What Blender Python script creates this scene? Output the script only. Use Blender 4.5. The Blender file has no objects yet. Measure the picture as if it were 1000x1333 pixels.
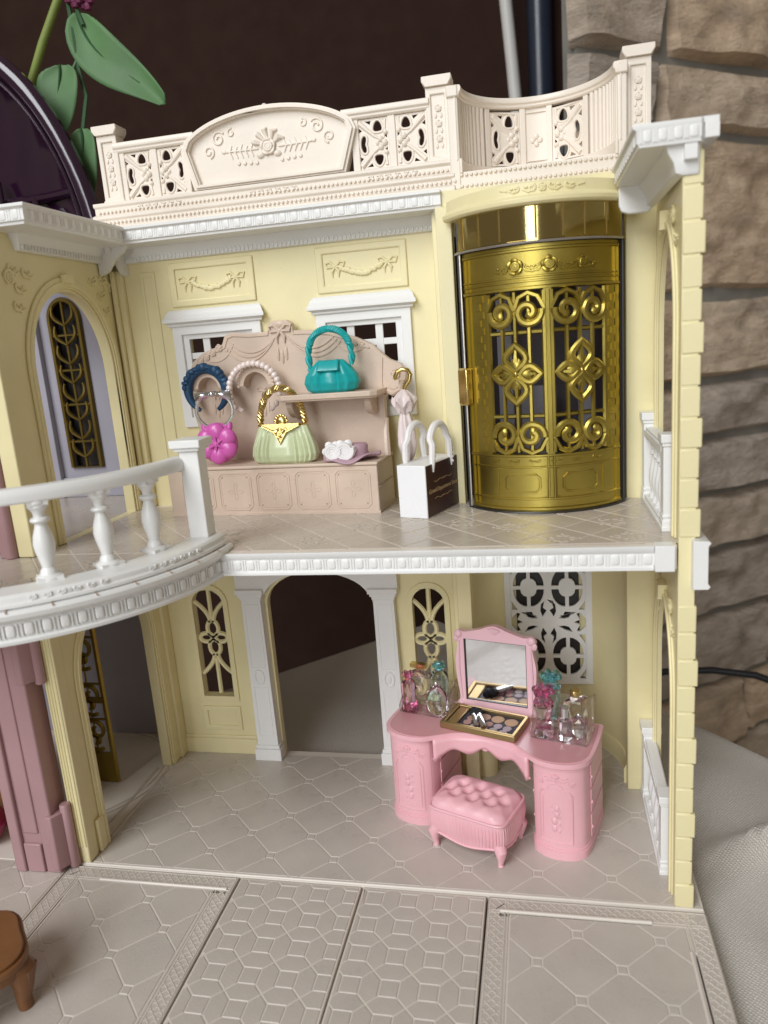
import bpy, math, random
from mathutils import Vector, Matrix, noise
from mathutils.geometry import tessellate_polygon
random.seed(7)
PI = math.pi
S = 0.01                                   # everything below is written in centimetres
sc = bpy.context.scene
COL = sc.collection
rad = math.radians

# ------------------------------------------------------------------ camera
def look(yaw, pitch, roll):
    f = Vector((-math.sin(yaw) * math.cos(pitch), math.cos(yaw) * math.cos(pitch), -math.sin(pitch)))
    r = Vector((math.cos(yaw), math.sin(yaw), 0)); u = r.cross(f)
    c, s = math.cos(roll), math.sin(roll)
    return c * r + s * u, -s * r + c * u, f
cam_d = bpy.data.cameras.new('camera'); cam = bpy.data.objects.new('camera', cam_d); COL.objects.link(cam)
CR, CU, CF = look(0.21335, 0.2222, -0.0779)
M4 = Matrix((CR, CU, -CF)).transposed().to_4x4(); M4.translation = Vector((-4.796, -26.919, 22.743)) * S
cam.matrix_world = M4
cam_d.sensor_fit = 'HORIZONTAL'; cam_d.sensor_width = 36; cam_d.lens = 36 * 0.96883
cam_d.clip_start = 0.01; cam_d.clip_end = 50
cam_d.dof.use_dof = True; cam_d.dof.focus_distance = 0.362; cam_d.dof.aperture_fstop = 17
sc.camera = cam
# ------------------------------------------------------------------ light
w = bpy.data.worlds.new('World'); sc.world = w; w.use_nodes = True
bg = w.node_tree.nodes['Background']; bg.inputs[0].default_value = (1.0, 0.86, 0.68, 1); bg.inputs[1].default_value = 0.20
def area(name, loc, target, sx, sy, power, col):
    d = bpy.data.lights.new(name, 'AREA'); d.shape = 'RECTANGLE'; d.size = sx * S; d.size_y = sy * S; d.energy = power; d.color = col
    o = bpy.data.objects.new(name, d); COL.objects.link(o); o.location = Vector(loc) * S
    o.rotation_euler = (Vector(target) - Vector(loc)).to_track_quat('-Z', 'Y').to_euler()
    return o
area('window_light', (-121, -230, 216), (-12, 5, 14), 150, 205, 84, (0.94, 0.97, 1.0))
area('second_window_light', (-40, -307, 73), (-8, 5, 18), 74, 190, 30, (0.92, 0.965, 1.0))
vs = sc.view_settings; vs.view_transform = 'Standard'; vs.look = 'None'; vs.exposure = 0.0; vs.gamma = 1; vs.use_curve_mapping = False

# ------------------------------------------------------------------ materials
MAT = {}
def nt(name):
    m = bpy.data.materials.new(name); m.use_nodes = True; t = m.node_tree
    return m, t, t.nodes['Principled BSDF'], t.nodes, t.links
def plastic(name, col, rough=0.42, var=0.05, bump=0.03, scale=220, metal=0.0, spec=0.5, sss=0.0, rvar=0.10, coat=0.0, dirt=0.0):
    m, t, b, N, L = nt(name)
    tc = N.new('ShaderNodeTexCoord')
    n1 = N.new('ShaderNodeTexNoise'); n1.inputs['Scale'].default_value = 38; n1.inputs['Detail'].default_value = 5
    n2 = N.new('ShaderNodeTexNoise'); n2.inputs['Scale'].default_value = scale * 4; n2.inputs['Detail'].default_value = 3
    L.new(tc.outputs['Object'], n1.inputs['Vector']); L.new(tc.outputs['Object'], n2.inputs['Vector'])
    r = N.new('ShaderNodeValToRGB'); r.color_ramp.elements[0].position = 0.3; r.color_ramp.elements[1].position = 0.72
    r.color_ramp.elements[0].color = (*[max(0, c * (1 - var)) for c in col], 1); r.color_ramp.elements[1].color = (*[min(1, c * (1 + var)) for c in col], 1)
    L.new(n1.outputs['Fac'], r.inputs['Fac'])
    out = r.outputs['Color']
    if dirt:
        n3 = N.new('ShaderNodeTexNoise'); n3.inputs['Scale'].default_value = 420; n3.inputs['Detail'].default_value = 2
        L.new(tc.outputs['Object'], n3.inputs['Vector'])
        r3 = N.new('ShaderNodeValToRGB'); r3.color_ramp.elements[0].position = 0.74; r3.color_ramp.elements[1].position = 0.80
        r3.color_ramp.elements[0].color = (0, 0, 0, 1); r3.color_ramp.elements[1].color = (dirt, dirt, dirt, 1)
        L.new(n3.outputs['Fac'], r3.inputs['Fac'])
        mx = N.new('ShaderNodeMixRGB'); mx.inputs[2].default_value = (*[c * 0.55 for c in col], 1)
        L.new(r3.outputs['Color'], mx.inputs[0]); L.new(out, mx.inputs[1]); out = mx.outputs[0]
    L.new(out, b.inputs['Base Color'])
    mr = N.new('ShaderNodeMapRange'); mr.inputs['To Min'].default_value = max(0.02, rough - rvar); mr.inputs['To Max'].default_value = min(1, rough + rvar)
    L.new(n1.outputs['Fac'], mr.inputs['Value']); L.new(mr.outputs['Result'], b.inputs['Roughness'])
    b.inputs['Metallic'].default_value = metal; b.inputs['Specular IOR Level'].default_value = spec
    if coat: b.inputs['Coat Weight'].default_value = coat; b.inputs['Coat Roughness'].default_value = 0.12
    if sss:
        b.inputs['Subsurface Weight'].default_value = sss; b.inputs['Subsurface Radius'].default_value = (0.003, 0.002, 0.0015); b.inputs['Subsurface Scale'].default_value = 0.5
    if bump:
        bp = N.new('ShaderNodeBump'); bp.inputs['Strength'].default_value = bump * 4; bp.inputs['Distance'].default_value = 0.0003
        L.new(n2.outputs['Fac'], bp.inputs['Height']); L.new(bp.outputs['Normal'], b.inputs['Normal'])
    MAT[name] = m; return m
def clear(name, col, rough=0.04, ior=1.38, alpha=1.0):
    m, t, b, N, L = nt(name)
    b.inputs['Base Color'].default_value = (*col, 1); b.inputs['Roughness'].default_value = rough
    b.inputs['Transmission Weight'].default_value = 1; b.inputs['Alpha'].default_value = alpha; b.inputs['IOR'].default_value = ior
    tc = N.new('ShaderNodeTexCoord'); n = N.new('ShaderNodeTexNoise'); n.inputs['Scale'].default_value = 260
    bp = N.new('ShaderNodeBump'); bp.inputs['Strength'].default_value = 0.08; bp.inputs['Distance'].default_value = 0.0003
    L.new(tc.outputs['Object'], n.inputs['Vector']); L.new(n.outputs['Fac'], bp.inputs['Height']); L.new(bp.outputs['Normal'], b.inputs['Normal'])
    MAT[name] = m; return m
plastic('cream_yellow', (0.81, 0.725, 0.425), 0.36, 0.055, 0.035, dirt=0.22, rvar=0.16)
plastic('white', (0.82, 0.815, 0.80), 0.34, 0.02, 0.02)
plastic('ivory', (0.84, 0.755, 0.655), 0.33, 0.04, 0.03)
plastic('taupe', (0.545, 0.495, 0.445), 0.30, 0.07, 0.06, dirt=0.45, rvar=0.14)
plastic('taupe_lit_line', (0.72, 0.66, 0.59), 0.38, 0.04, 0.04)  # lighter taupe: highlights along the floor lines put into the colour
plastic('upper_taupe', (0.54, 0.475, 0.405), 0.26, 0.06, 0.05, dirt=0.2)
plastic('upper_line', (0.78, 0.70, 0.62), 0.3, 0.04, 0.04)
plastic('peach', (0.64, 0.505, 0.405), 0.38, 0.11, 0.08)
plastic('peach_dark', (0.42, 0.28, 0.20), 0.5, 0.05, 0.03)
plastic('mauve', (0.40, 0.235, 0.245), 0.42, 0.05, 0.03)
plastic('lavender', (0.36, 0.345, 0.405), 0.42, 0.05, 0.03)
plastic('gold', (0.45, 0.355, 0.085), 0.38, 0.10, 0.03, metal=1.0, rvar=0.13)
plastic('gold_light', (0.66, 0.50, 0.20), 0.24, 0.06, 0.02, metal=1.0, rvar=0.05)
plastic('gold_head', (0.46, 0.37, 0.15), 0.09, 0.05, 0.006, metal=1.0, rvar=0.03)
plastic('gate_gold', (0.34, 0.25, 0.05), 0.36, 0.08, 0.03, metal=0.85)
plastic('shaft_shade_grey', (0.15, 0.125, 0.14), 0.5, 0.1, 0.02)  # darkness behind the door grille, as a colour
plastic('gold_dull', (0.20, 0.14, 0.035), 0.36, 0.08, 0.03, metal=0.85)
plastic('crimson', (0.30, 0.012, 0.08), 0.4)
plastic('silver', (0.72, 0.72, 0.75), 0.20, 0.04, 0.01, metal=1.0, rvar=0.05)
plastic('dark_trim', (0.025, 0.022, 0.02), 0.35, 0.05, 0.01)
plastic('steel_trim', (0.40, 0.38, 0.37), 0.3, 0.05, 0.01, metal=0.8)
plastic('teal', (0.005, 0.35, 0.355), 0.36, 0.05, 0.03, coat=0.12)
plastic('mint', (0.58, 0.64, 0.40), 0.30, 0.05, 0.02, coat=0.2)
plastic('magenta', (0.64, 0.115, 0.44), 0.34, 0.05, 0.02, coat=0.25)
plastic('navy', (0.012, 0.06, 0.135), 0.5, 0.12, 0.06)
plastic('pearl', (0.82, 0.70, 0.66), 0.22, 0.03, 0.01, coat=0.5)
plastic('lilac', (0.46, 0.30, 0.36), 0.5, 0.05, 0.05)
plastic('rose_white', (0.84, 0.82, 0.82), 0.45, 0.02, 0.03)
plastic('parasol_cloth', (0.76, 0.65, 0.64), 0.34, 0.05, 0.03, coat=0.2)
plastic('burgundy', (0.050, 0.016, 0.020), 0.38, 0.06, 0.01)
plastic('print_gold', (0.55, 0.38, 0.20), 0.5, 0.03, 0.0)
plastic('bag_white', (0.86, 0.86, 0.88), 0.4, 0.02, 0.02)
plastic('pink', (0.84, 0.47, 0.52), 0.38, 0.05, 0.03, sss=0.08)
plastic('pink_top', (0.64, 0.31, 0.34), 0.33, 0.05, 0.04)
plastic('pink_frame', (0.88, 0.56, 0.62), 0.34, 0.04, 0.02, sss=0.08)
plastic('palette_gold', (0.40, 0.29, 0.14), 0.42, 0.06, 0.02, metal=0.9)
plastic('palette_base', (0.03, 0.026, 0.045), 0.6, 0.05, 0.01)
for i, c in enumerate([(0.50, 0.30, 0.22), (0.55, 0.35, 0.22), (0.46, 0.27, 0.24), (0.55, 0.25, 0.28), (0.45, 0.36, 0.42), (0.42, 0.36, 0.36), (0.62, 0.48, 0.38), (0.36, 0.26, 0.30)]):
    plastic('shadow_%d' % i, c, 0.6, 0.06, 0.05)
plastic('black_bristle', (0.008, 0.008, 0.012), 0.7, 0.1, 0.1)
plastic('leaf', (0.095, 0.20, 0.075), 0.62, 0.16, 0.06)
plastic('leaf_vein', (0.04, 0.10, 0.04), 0.5, 0.1, 0.05)
plastic('stem', (0.19, 0.24, 0.045), 0.6, 0.2, 0.15)
plastic('petal_purple', (0.16, 0.02, 0.07), 0.6, 0.2, 0.1)
plastic('plum', (0.020, 0.005, 0.018), 0.16, 0.1, 0.01, coat=0.5)
plastic('brown_wall', (0.032, 0.0165, 0.0125), 0.9, 0.10, 0.0, scale=40, spec=0.08, rvar=0.02)
plastic('cable_white', (0.55, 0.53, 0.50), 0.5)
plastic('cable_black', (0.012, 0.014, 0.02), 0.4)
plastic('pole_metal', (0.02, 0.025, 0.04), 0.3)
plastic('walnut', (0.20, 0.085, 0.03), 0.36, 0.25, 0.05, scale=120)
plastic('mortar', (0.20, 0.19, 0.165), 0.9, 0.15, 0.3, scale=60)
clear('glass_clear', (0.99, 0.99, 0.99), 0.03, 1.42, 0.55); clear('glass_pink', (0.99, 0.70, 0.84)); clear('glass_blue', (0.74, 0.95, 0.98)); clear('glass_amber', (1.0, 0.97, 0.88))
clear('glass_lilac', (0.98, 0.95, 0.99))
clear('glass_pink_deep', (0.97, 0.36, 0.62), alpha=.85); clear('glass_blue_deep', (0.36, 0.82, 0.92), alpha=.85)
def mirror_mat():
    m, t, b, N, L = nt('mirror_glass')
    b.inputs['Base Color'].default_value = (0.88, 0.88, 0.90, 1); b.inputs['Metallic'].default_value = 1
    tc = N.new('ShaderNodeTexCoord'); n = N.new('ShaderNodeTexNoise'); n.inputs['Scale'].default_value = 130; n.inputs['Detail'].default_value = 4
    mr = N.new('ShaderNodeMapRange'); mr.inputs['To Min'].default_value = 0.04; mr.inputs['To Max'].default_value = 0.11
    L.new(tc.outputs['Object'], n.inputs['Vector']); L.new(n.outputs['Fac'], mr.inputs['Value']); L.new(mr.outputs['Result'], b.inputs['Roughness'])
    MAT['mirror_glass'] = m
mirror_mat()
def stone_mat(i, c):
    m, t, b, N, L = nt('stone_%d' % i)
    tc = N.new('ShaderNodeTexCoord')
    mp = N.new('ShaderNodeMapping'); mp.inputs['Location'].default_value = (i * 3.1, i * 1.7, i); mp.inputs['Scale'].default_value = (1, 1, 2.6)
    L.new(tc.outputs['Object'], mp.inputs['Vector'])
    n = N.new('ShaderNodeTexNoise'); n.inputs['Scale'].default_value = 17; n.inputs['Detail'].default_value = 11; n.inputs['Roughness'].default_value = 0.70
    L.new(mp.outputs['Vector'], n.inputs['Vector'])
    r = N.new('ShaderNodeValToRGB'); e = r.color_ramp.elements
    e[0].position = 0.28; e[0].color = (*[x * 0.55 for x in c], 1); e[1].position = 0.75; e[1].color = (*[min(1, x * 1.4) for x in c], 1)
    mid = e.new(0.5); mid.color = (c[0] * 1.02, c[1] * 0.97, c[2] * 0.92, 1)
    L.new(n.outputs['Fac'], r.inputs['Fac']); L.new(r.outputs['Color'], b.inputs['Base Color']); b.inputs['Roughness'].default_value = 0.85
    n2 = N.new('ShaderNodeTexNoise'); n2.inputs['Scale'].default_value = 42; n2.inputs['Detail'].default_value = 10; n2.inputs['Roughness'].default_value = 0.66
    L.new(mp.outputs['Vector'], n2.inputs['Vector'])
    bp = N.new('ShaderNodeBump'); bp.inputs['Strength'].default_value = 0.9; bp.inputs['Distance'].default_value = 0.009
    L.new(n2.outputs['Fac'], bp.inputs['Height']); L.new(bp.outputs['Normal'], b.inputs['Normal'])
    MAT['stone_%d' % i] = m
for i, c in enumerate([(0.53, 0.43, 0.33), (0.46, 0.39, 0.32), (0.54, 0.42, 0.305), (0.43, 0.375, 0.325)]): stone_mat(i, c)
def cloth_mat():
    m, t, b, N, L = nt('linen')
    tc = N.new('ShaderNodeTexCoord'); mp = N.new('ShaderNodeMapping'); mp.inputs['Rotation'].default_value = (0, 0, rad(42)); L.new(tc.outputs['Object'], mp.inputs['Vector'])
    outs = []
    for ax in ('X', 'Y'):
        wv = N.new('ShaderNodeTexWave'); wv.bands_direction = ax; wv.inputs['Scale'].default_value = 270; wv.inputs['Distortion'].default_value = 2.6; wv.inputs['Detail'].default_value = 2; wv.inputs['Detail Scale'].default_value = 3
        L.new(mp.outputs['Vector'], wv.inputs['Vector']); outs.append(wv.outputs['Fac'])
    mul = N.new('ShaderNodeMath'); mul.operation = 'MULTIPLY'; L.new(outs[0], mul.inputs[0]); L.new(outs[1], mul.inputs[1])
    n = N.new('ShaderNodeTexNoise'); n.inputs['Scale'].default_value = 14; n.inputs['Detail'].default_value = 6; L.new(tc.outputs['Object'], n.inputs['Vector'])
    r = N.new('ShaderNodeValToRGB'); r.color_ramp.elements[0].color = (0.62, 0.57, 0.50, 1); r.color_ramp.elements[1].color = (0.86, 0.82, 0.77, 1)
    L.new(n.outputs['Fac'], r.inputs['Fac'])
    mx = N.new('ShaderNodeMixRGB'); mx.blend_type = 'MULTIPLY'; mx.inputs[0].default_value = 0.55
    L.new(r.outputs['Color'], mx.inputs[1])
    r2 = N.new('ShaderNodeValToRGB'); r2.color_ramp.elements[0].color = (0.5, 0.47, 0.43, 1); r2.color_ramp.elements[0].position = 0.0; r2.color_ramp.elements[1].color = (1, 1, 1, 1); r2.color_ramp.elements[1].position = 0.55
    L.new(mul.outputs[0], r2.inputs['Fac']); L.new(r2.outputs['Color'], mx.inputs[2])
    v = N.new('ShaderNodeTexVoronoi'); v.inputs['Scale'].default_value = 13; L.new(tc.outputs['Object'], v.inputs['Vector'])      # faded woven flower print
    n4 = N.new('ShaderNodeTexNoise'); n4.inputs['Scale'].default_value = 70; n4.inputs['Detail'].default_value = 3; L.new(tc.outputs['Object'], n4.inputs['Vector'])
    ad = N.new('ShaderNodeMath'); ad.operation = 'MULTIPLY_ADD'; ad.inputs[1].default_value = 0.5; L.new(n4.outputs['Fac'], ad.inputs[0]); L.new(v.outputs['Distance'], ad.inputs[2])
    r4 = N.new('ShaderNodeValToRGB'); r4.color_ramp.elements[0].position = 0.40; r4.color_ramp.elements[0].color = (0.55, 0.55, 0.55, 1); r4.color_ramp.elements[1].position = 0.47; r4.color_ramp.elements[1].color = (0, 0, 0, 1)
    L.new(ad.outputs[0], r4.inputs['Fac'])
    mx2 = N.new('ShaderNodeMixRGB'); mx2.inputs[2].default_value = (0.17, 0.14, 0.105, 1); L.new(r4.outputs['Color'], mx2.inputs[0]); L.new(mx.outputs[0], mx2.inputs[1])
    L.new(mx2.outputs[0], b.inputs['Base Color']); b.inputs['Roughness'].default_value = 0.75; b.inputs['Sheen Weight'].default_value = 0.5
    bp = N.new('ShaderNodeBump'); bp.inputs['Strength'].default_value = 0.8; bp.inputs['Distance'].default_value = 0.0007
    L.new(mul.outputs[0], bp.inputs['Height']); L.new(bp.outputs['Normal'], b.inputs['Normal'])
    MAT['linen'] = m
cloth_mat()

# ------------------------------------------------------------------ mesh helpers
class MB:
    """collects faces; an optional map turns (a, b, depth) into (x, y, z)"""
    def __init__(s, mp=None): s.v = []; s.f = []; s.mp = mp
    def add(s, vs, fs):
        o = len(s.v)
        s.v += [tuple(s.mp(*p)) if s.mp else tuple(p) for p in vs]
        s.f += [tuple(i + o for i in f) for f in fs]; return s
    def box(s, x0, x1, y0, y1, z0, z1):
        return s.add([(x0, y0, z0), (x1, y0, z0), (x1, y1, z0), (x0, y1, z0), (x0, y0, z1), (x1, y0, z1), (x1, y1, z1), (x0, y1, z1)],
                     [(0, 3, 2, 1), (4, 5, 6, 7), (0, 1, 5, 4), (1, 2, 6, 5), (2, 3, 7, 6), (3, 0, 4, 7)])
    def prism(s, outline, d0, d1, axis='y', holes=()):
        loops = [list(outline)] + [list(h) for h in holes]
        flat = [p for l in loops for p in l]
        tris = tessellate_polygon([[Vector((p[0], p[1], 0)) for p in l] for l in loops])
        def P(p, d): return {'y': (p[0], d, p[1]), 'x': (d, p[0], p[1]), 'z': (p[0], p[1], d)}[axis]
        n = len(flat); vs = [P(p, d0) for p in flat] + [P(p, d1) for p in flat]; fs = []
        for t in tris: fs.append(tuple(t)); fs.append(tuple(i + n for i in reversed(t)))
        o = 0
        for l in loops:
            k = len(l)
            for i in range(k): j = (i + 1) % k; fs.append((o + i, o + j, o + j + n, o + i + n))
            o += k
        return s.add(vs, fs)
    def lathe(s, prof, cx=0, cy=0, n=20, z0=0, sx=1, sy=1):
        vs = []; fs = []
        for r, z in prof:
            for i in range(n): a = 2 * PI * i / n; vs.append((cx + r * math.cos(a) * sx, cy + r * math.sin(a) * sy, z0 + z))
        for k in range(len(prof) - 1):
            for i in range(n): j = (i + 1) % n; fs.append((k * n + i, k * n + j, (k + 1) * n + j, (k + 1) * n + i))
        fs.append(tuple(reversed(range(n)))); fs.append(tuple((len(prof) - 1) * n + i for i in range(n)))
        return s.add(vs, fs)
    def tube(s, pts, r, n=8, closed=False, flat=1.0, up=None):
        pts = [Vector(p) for p in pts]; m = len(pts)
        if m < 2: return s
        rs = r if isinstance(r, (list, tuple)) else [r] * m
        tg = []
        for i in range(m):
            a = pts[(i - 1) % m] if (closed or i > 0) else pts[i]; b = pts[(i + 1) % m] if (closed or i < m - 1) else pts[i]
            d = b - a; tg.append(d.normalized() if d.length > 1e-9 else Vector((0, 0, 1)))
        ref = Vector(up) if up else (Vector((0, 0, 1)) if abs(tg[0].z) < 0.9 else Vector((1, 0, 0)))
        nx = (ref - tg[0] * ref.dot(tg[0])).normalized(); vs = []; fs = []
        for i in range(m):
            src = ref if up else nx
            q = src - tg[i] * src.dot(tg[i])
            nx = q.normalized() if q.length > 1e-6 else nx
            bn = tg[i].cross(nx)
            for k in range(n):
                a = 2 * PI * (k + 0.5) / n; vs.append(pts[i] + nx * (math.cos(a) * rs[i] * flat) + bn * (math.sin(a) * rs[i]))
        for i in range(m if closed else m - 1):
            i2 = (i + 1) % m
            for k in range(n): k2 = (k + 1) % n; fs.append((i * n + k, i * n + k2, i2 * n + k2, i2 * n + k))
        if not closed: fs.append(tuple(reversed(range(n)))); fs.append(tuple((m - 1) * n + k for k in range(n)))
        return s.add(vs, fs)
    def ball(s, c, r, n=10, m=6):
        rx, ry, rz = r if isinstance(r, (list, tuple)) else (r, r, r)
        vs = [(c[0], c[1], c[2] - rz)]; fs = []
        for j in range(1, m):
            t = PI * j / m
            for i in range(n): a = 2 * PI * i / n; vs.append((c[0] + rx * math.sin(t) * math.cos(a), c[1] + ry * math.sin(t) * math.sin(a), c[2] - rz * math.cos(t)))
        vs.append((c[0], c[1], c[2] + rz)); e = len(vs) - 1
        for i in range(n):
            j = (i + 1) % n; fs.append((0, 1 + j, 1 + i)); b = 1 + (m - 2) * n; fs.append((b + i, b + j, e))
            for k in range(m - 2): fs.append((1 + k * n + i, 1 + k * n + j, 1 + (k + 1) * n + j, 1 + (k + 1) * n + i))
        return s.add(vs, fs)
    def grid(s, fn, nu, nv, closed_u=False):
        vs = [fn(i / nu, j / nv) for j in range(nv + 1) for i in range(nu if closed_u else nu + 1)]; w_ = nu if closed_u else nu + 1
        fs = []
        for j in range(nv):
            for i in range(nu): i2 = (i + 1) % w_ if closed_u else i + 1; fs.append((j * w_ + i, j * w_ + i2, (j + 1) * w_ + i2, (j + 1) * w_ + i))
        return s.add(vs, fs)
    def sweep(s, prof, path, closed=False):
        """profile [(out, z)] carried along a horizontal path [(x, y, nx, ny)] with outward normals"""
        vs = []; k = len(prof); m = len(path); fs = []
        for x, y, nx, ny in path:
            for o, z in prof: vs.append((x + nx * o, y + ny * o, z))
        for i in range(m if closed else m - 1):
            i2 = (i + 1) % m
            for j in range(k): j2 = (j + 1) % k; fs.append((i * k + j, i2 * k + j, i2 * k + j2, i * k + j2))
        if not closed: fs.append(tuple(range(k))); fs.append(tuple((m - 1) * k + j for j in reversed(range(k))))
        return s.add(vs, fs)
    def mesh(s, name, mat, smooth=True, ang=38):
        me = bpy.data.meshes.new(name); me.from_pydata([(p[0] * S, p[1] * S, p[2] * S) for p in s.v], [], s.f); me.validate(); me.update()
        import bmesh
        bm = bmesh.new(); bm.from_mesh(me); bmesh.ops.recalc_face_normals(bm, faces=bm.faces); bm.to_mesh(me); bm.free()
        if smooth:
            for p in me.polygons: p.use_smooth = True
            me.set_sharp_from_angle(angle=rad(ang))
        me.materials.append(MAT[mat]); return me
    def islands(s):
        par = list(range(len(s.v)))
        def find(i):
            while par[i] != i: par[i] = par[par[i]]; i = par[i]
            return i
        for f in s.f:
            for k in f[1:]: par[find(k)] = find(f[0])
        out = {}
        for f in s.f: out.setdefault(find(f[0]), []).append(f)
        res = []
        for fs in out.values():
            ids = sorted({i for f in fs for i in f}); mp = {i: k for k, i in enumerate(ids)}; m = MB(); m.v = [s.v[i] for i in ids]; m.f = [tuple(mp[i] for i in f) for f in fs]; res.append(m)
        return res
    def split(s, name, mat, parent=None, **kw):
        """one object for every separate piece"""
        return [m.build(name, mat, parent, **kw) for m in s.islands()]
    def build(s, name, mat, parent=None, bev=0, smooth=True, label=None, kind=None, seg=2):
        o = bpy.data.objects.new(name, s.mesh(name, mat, smooth)); COL.objects.link(o); o.parent = parent
        if bev:
            md = o.modifiers.new('bevel', 'BEVEL'); md.width = bev * S; md.segments = seg; md.limit_method = 'ANGLE'; md.angle_limit = rad(40)
        if label: o['label'] = label
        if kind: o['kind'] = kind
        return o
def place(name, me, parent, loc=(0, 0, 0), rotz=0, scale=None, rot=None):
    o = bpy.data.objects.new(name, me); COL.objects.link(o); o.parent = parent; o.location = Vector(loc) * S
    o.rotation_euler = rot if rot else (0, 0, rotz)
    if scale: o.scale = scale
    return o
def thing(name, label, cat, loc=(0, 0, 0), rotz=0, group=None):
    o = bpy.data.objects.new(name, None); COL.objects.link(o); o.location = Vector(loc) * S; o.rotation_euler = (0, 0, rotz); o.empty_display_size = 0.01
    o['label'] = label; o['category'] = cat
    if group: o['group'] = group
    return o
def tag(o, label, cat, group=None):
    o['label'] = label; o['category'] = cat
    if group: o['group'] = group
    return o
def arc(cx, cy, r, a0, a1, n, ry=None): return [(cx + r * math.cos(rad(a0 + (a1 - a0) * i / n)), cy + (ry or r) * math.sin(rad(a0 + (a1 - a0) * i / n))) for i in range(n + 1)]
def arch(x0, x1, z0, zs, zt, n=18):
    return [(x0, z0), (x1, z0)] + arc((x0 + x1) / 2, zs, (x1 - x0) / 2, 0, 180, n, zt - zs)
def rect(x0, x1, z0, z1): return [(x0, z0), (x1, z0), (x1, z1), (x0, z1)]
def loop3(pts, d=0): return [(p[0], p[1], d) for p in pts]
def facing(y0): return lambda a, b, d: (a, y0 - d, b)            # relief on a wall that faces the viewer
def bez(p0, p1, p2, p3, n=10):
    out = []
    for i in range(n + 1):
        t = i / n; u = 1 - t
        out.append(tuple(u**3 * a + 3 * u * u * t * b + 3 * u * t * t * c + t**3 * e for a, b, c, e in zip(p0, p1, p2, p3)))
    return out
def spiral(cx, cy, r0, r1, a0, a1, n=20): return [(cx + (r0 + (r1 - r0) * i / n) * math.cos(rad(a0 + (a1 - a0) * i / n)), cy + (r0 + (r1 - r0) * i / n) * math.sin(rad(a0 + (a1 - a0) * i / n))) for i in range(n + 1)]
def clip(poly, a, b, c):
    """keep the side a*x + b*y <= c of a convex polygon"""
    out = []
    for i in range(len(poly)):
        p, q = poly[i], poly[(i + 1) % len(poly)]; dp = a * p[0] + b * p[1] - c; dq = a * q[0] + b * q[1] - c
        if dp <= 0: out.append(p)
        if (dp < 0 < dq) or (dq < 0 < dp): t = dp / (dp - dq); out.append((p[0] + (q[0] - p[0]) * t, p[1] + (q[1] - p[1]) * t))
    return out
def clip_rect(poly, x0, x1, y0, y1):
    for a, b, c in ((-1, 0, -x0), (1, 0, x1), (0, -1, -y0), (0, 1, y1)):
        poly = clip(poly, a, b, c)
        if len(poly) < 3: return []
    return poly
def parea(p): return abs(sum(p[i][0] * p[(i + 1) % len(p)][1] - p[(i + 1) % len(p)][0] * p[i][1] for i in range(len(p)))) / 2
def tile_mb(poly, h=0.05, ch=0.022, gap=0.024):
    """a thin tile: straight sides and a chamfered top edge, gap taken off all round"""
    n = len(poly)
    if sum(poly[i][0] * poly[(i + 1) % n][1] - poly[(i + 1) % n][0] * poly[i][1] for i in range(n)) < 0: poly = poly[::-1]
    def inset(d):
        out = []
        for i in range(n):
            p0, p1, p2 = Vector(poly[i - 1]), Vector(poly[i]), Vector(poly[(i + 1) % n])
            e0 = (p1 - p0).normalized(); e1 = (p2 - p1).normalized(); n0 = Vector((-e0.y, e0.x)); n1 = Vector((-e1.y, e1.x))
            b = n0 + n1; b = b / max(0.35, b.length_squared / 2 * 1.0) if b.length > 1e-6 else n0
            out.append(p1 + b * d)
        return out
    a = inset(gap); b = inset(gap + ch)
    vs = [(p.x, p.y, 0) for p in a] + [(p.x, p.y, h - ch * 0.8) for p in a] + [(p.x, p.y, h) for p in b]
    fs = [tuple(2 * n + i for i in range(n))]
    for k in (0, n):
        for i in range(n): j = (i + 1) % n; fs.append((k + i, k + j, k + n + j, k + n + i))
    return MB().add(vs, fs)
def dedupe(poly):
    out = []
    for p in poly:
        if not out or (abs(p[0] - out[-1][0]) + abs(p[1] - out[-1][1])) > 0.02: out.append(p)
    if len(out) > 1 and (abs(out[0][0] - out[-1][0]) + abs(out[0][1] - out[-1][1])) < 0.02: out.pop()
    return out
def lay(polys, parent, z, mat, box, name='tile', minarea=0.03, keep=None, h=0.026):
    """one object per tile; whole tiles of one shape share a mesh"""
    cache = {}
    for key, cx, cy, poly in polys:
        p = dedupe(clip_rect([(x + cx, y + cy) for x, y in poly], *box))
        if len(p) < 3 or parea(p) < minarea: continue
        if keep and not keep(p): continue
        if abs(parea(p) - parea(poly)) < 1e-4:
            if key not in cache: cache[key] = tile_mb(poly, h).mesh(name, mat, smooth=False)
            place(name, cache[key], parent, (cx, cy, z))
        else:
            place(name, tile_mb(p, h).mesh(name, mat, smooth=False), parent, (0, 0, z))
def octagon_field(x0, y0, px, py, sq, xr, yr):
    """clipped diamonds and the small squares at their corners; (x0, y0) is one square"""
    out = []; hx, hy = px / 2, py / 2
    big = [(sq, -hy + sq), (hx - sq, -sq), (hx - sq, sq), (sq, hy - sq), (-sq, hy - sq), (-hx + sq, sq), (-hx + sq, -sq), (-sq, -hy + sq)]
    small = [(-sq, -sq), (sq, -sq), (sq, sq), (-sq, sq)]
    for i in range(-40, 40):
        for j in range(-40, 40):
            x, y = x0 + i * hx, y0 + j * hy
            if not (xr[0] - 2 < x < xr[1] + 2 and yr[0] - 2 < y < yr[1] + 2): continue
            out.append(('s', x, y, small) if (i + j) % 2 == 0 else ('b', x, y, big))
    return out
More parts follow.
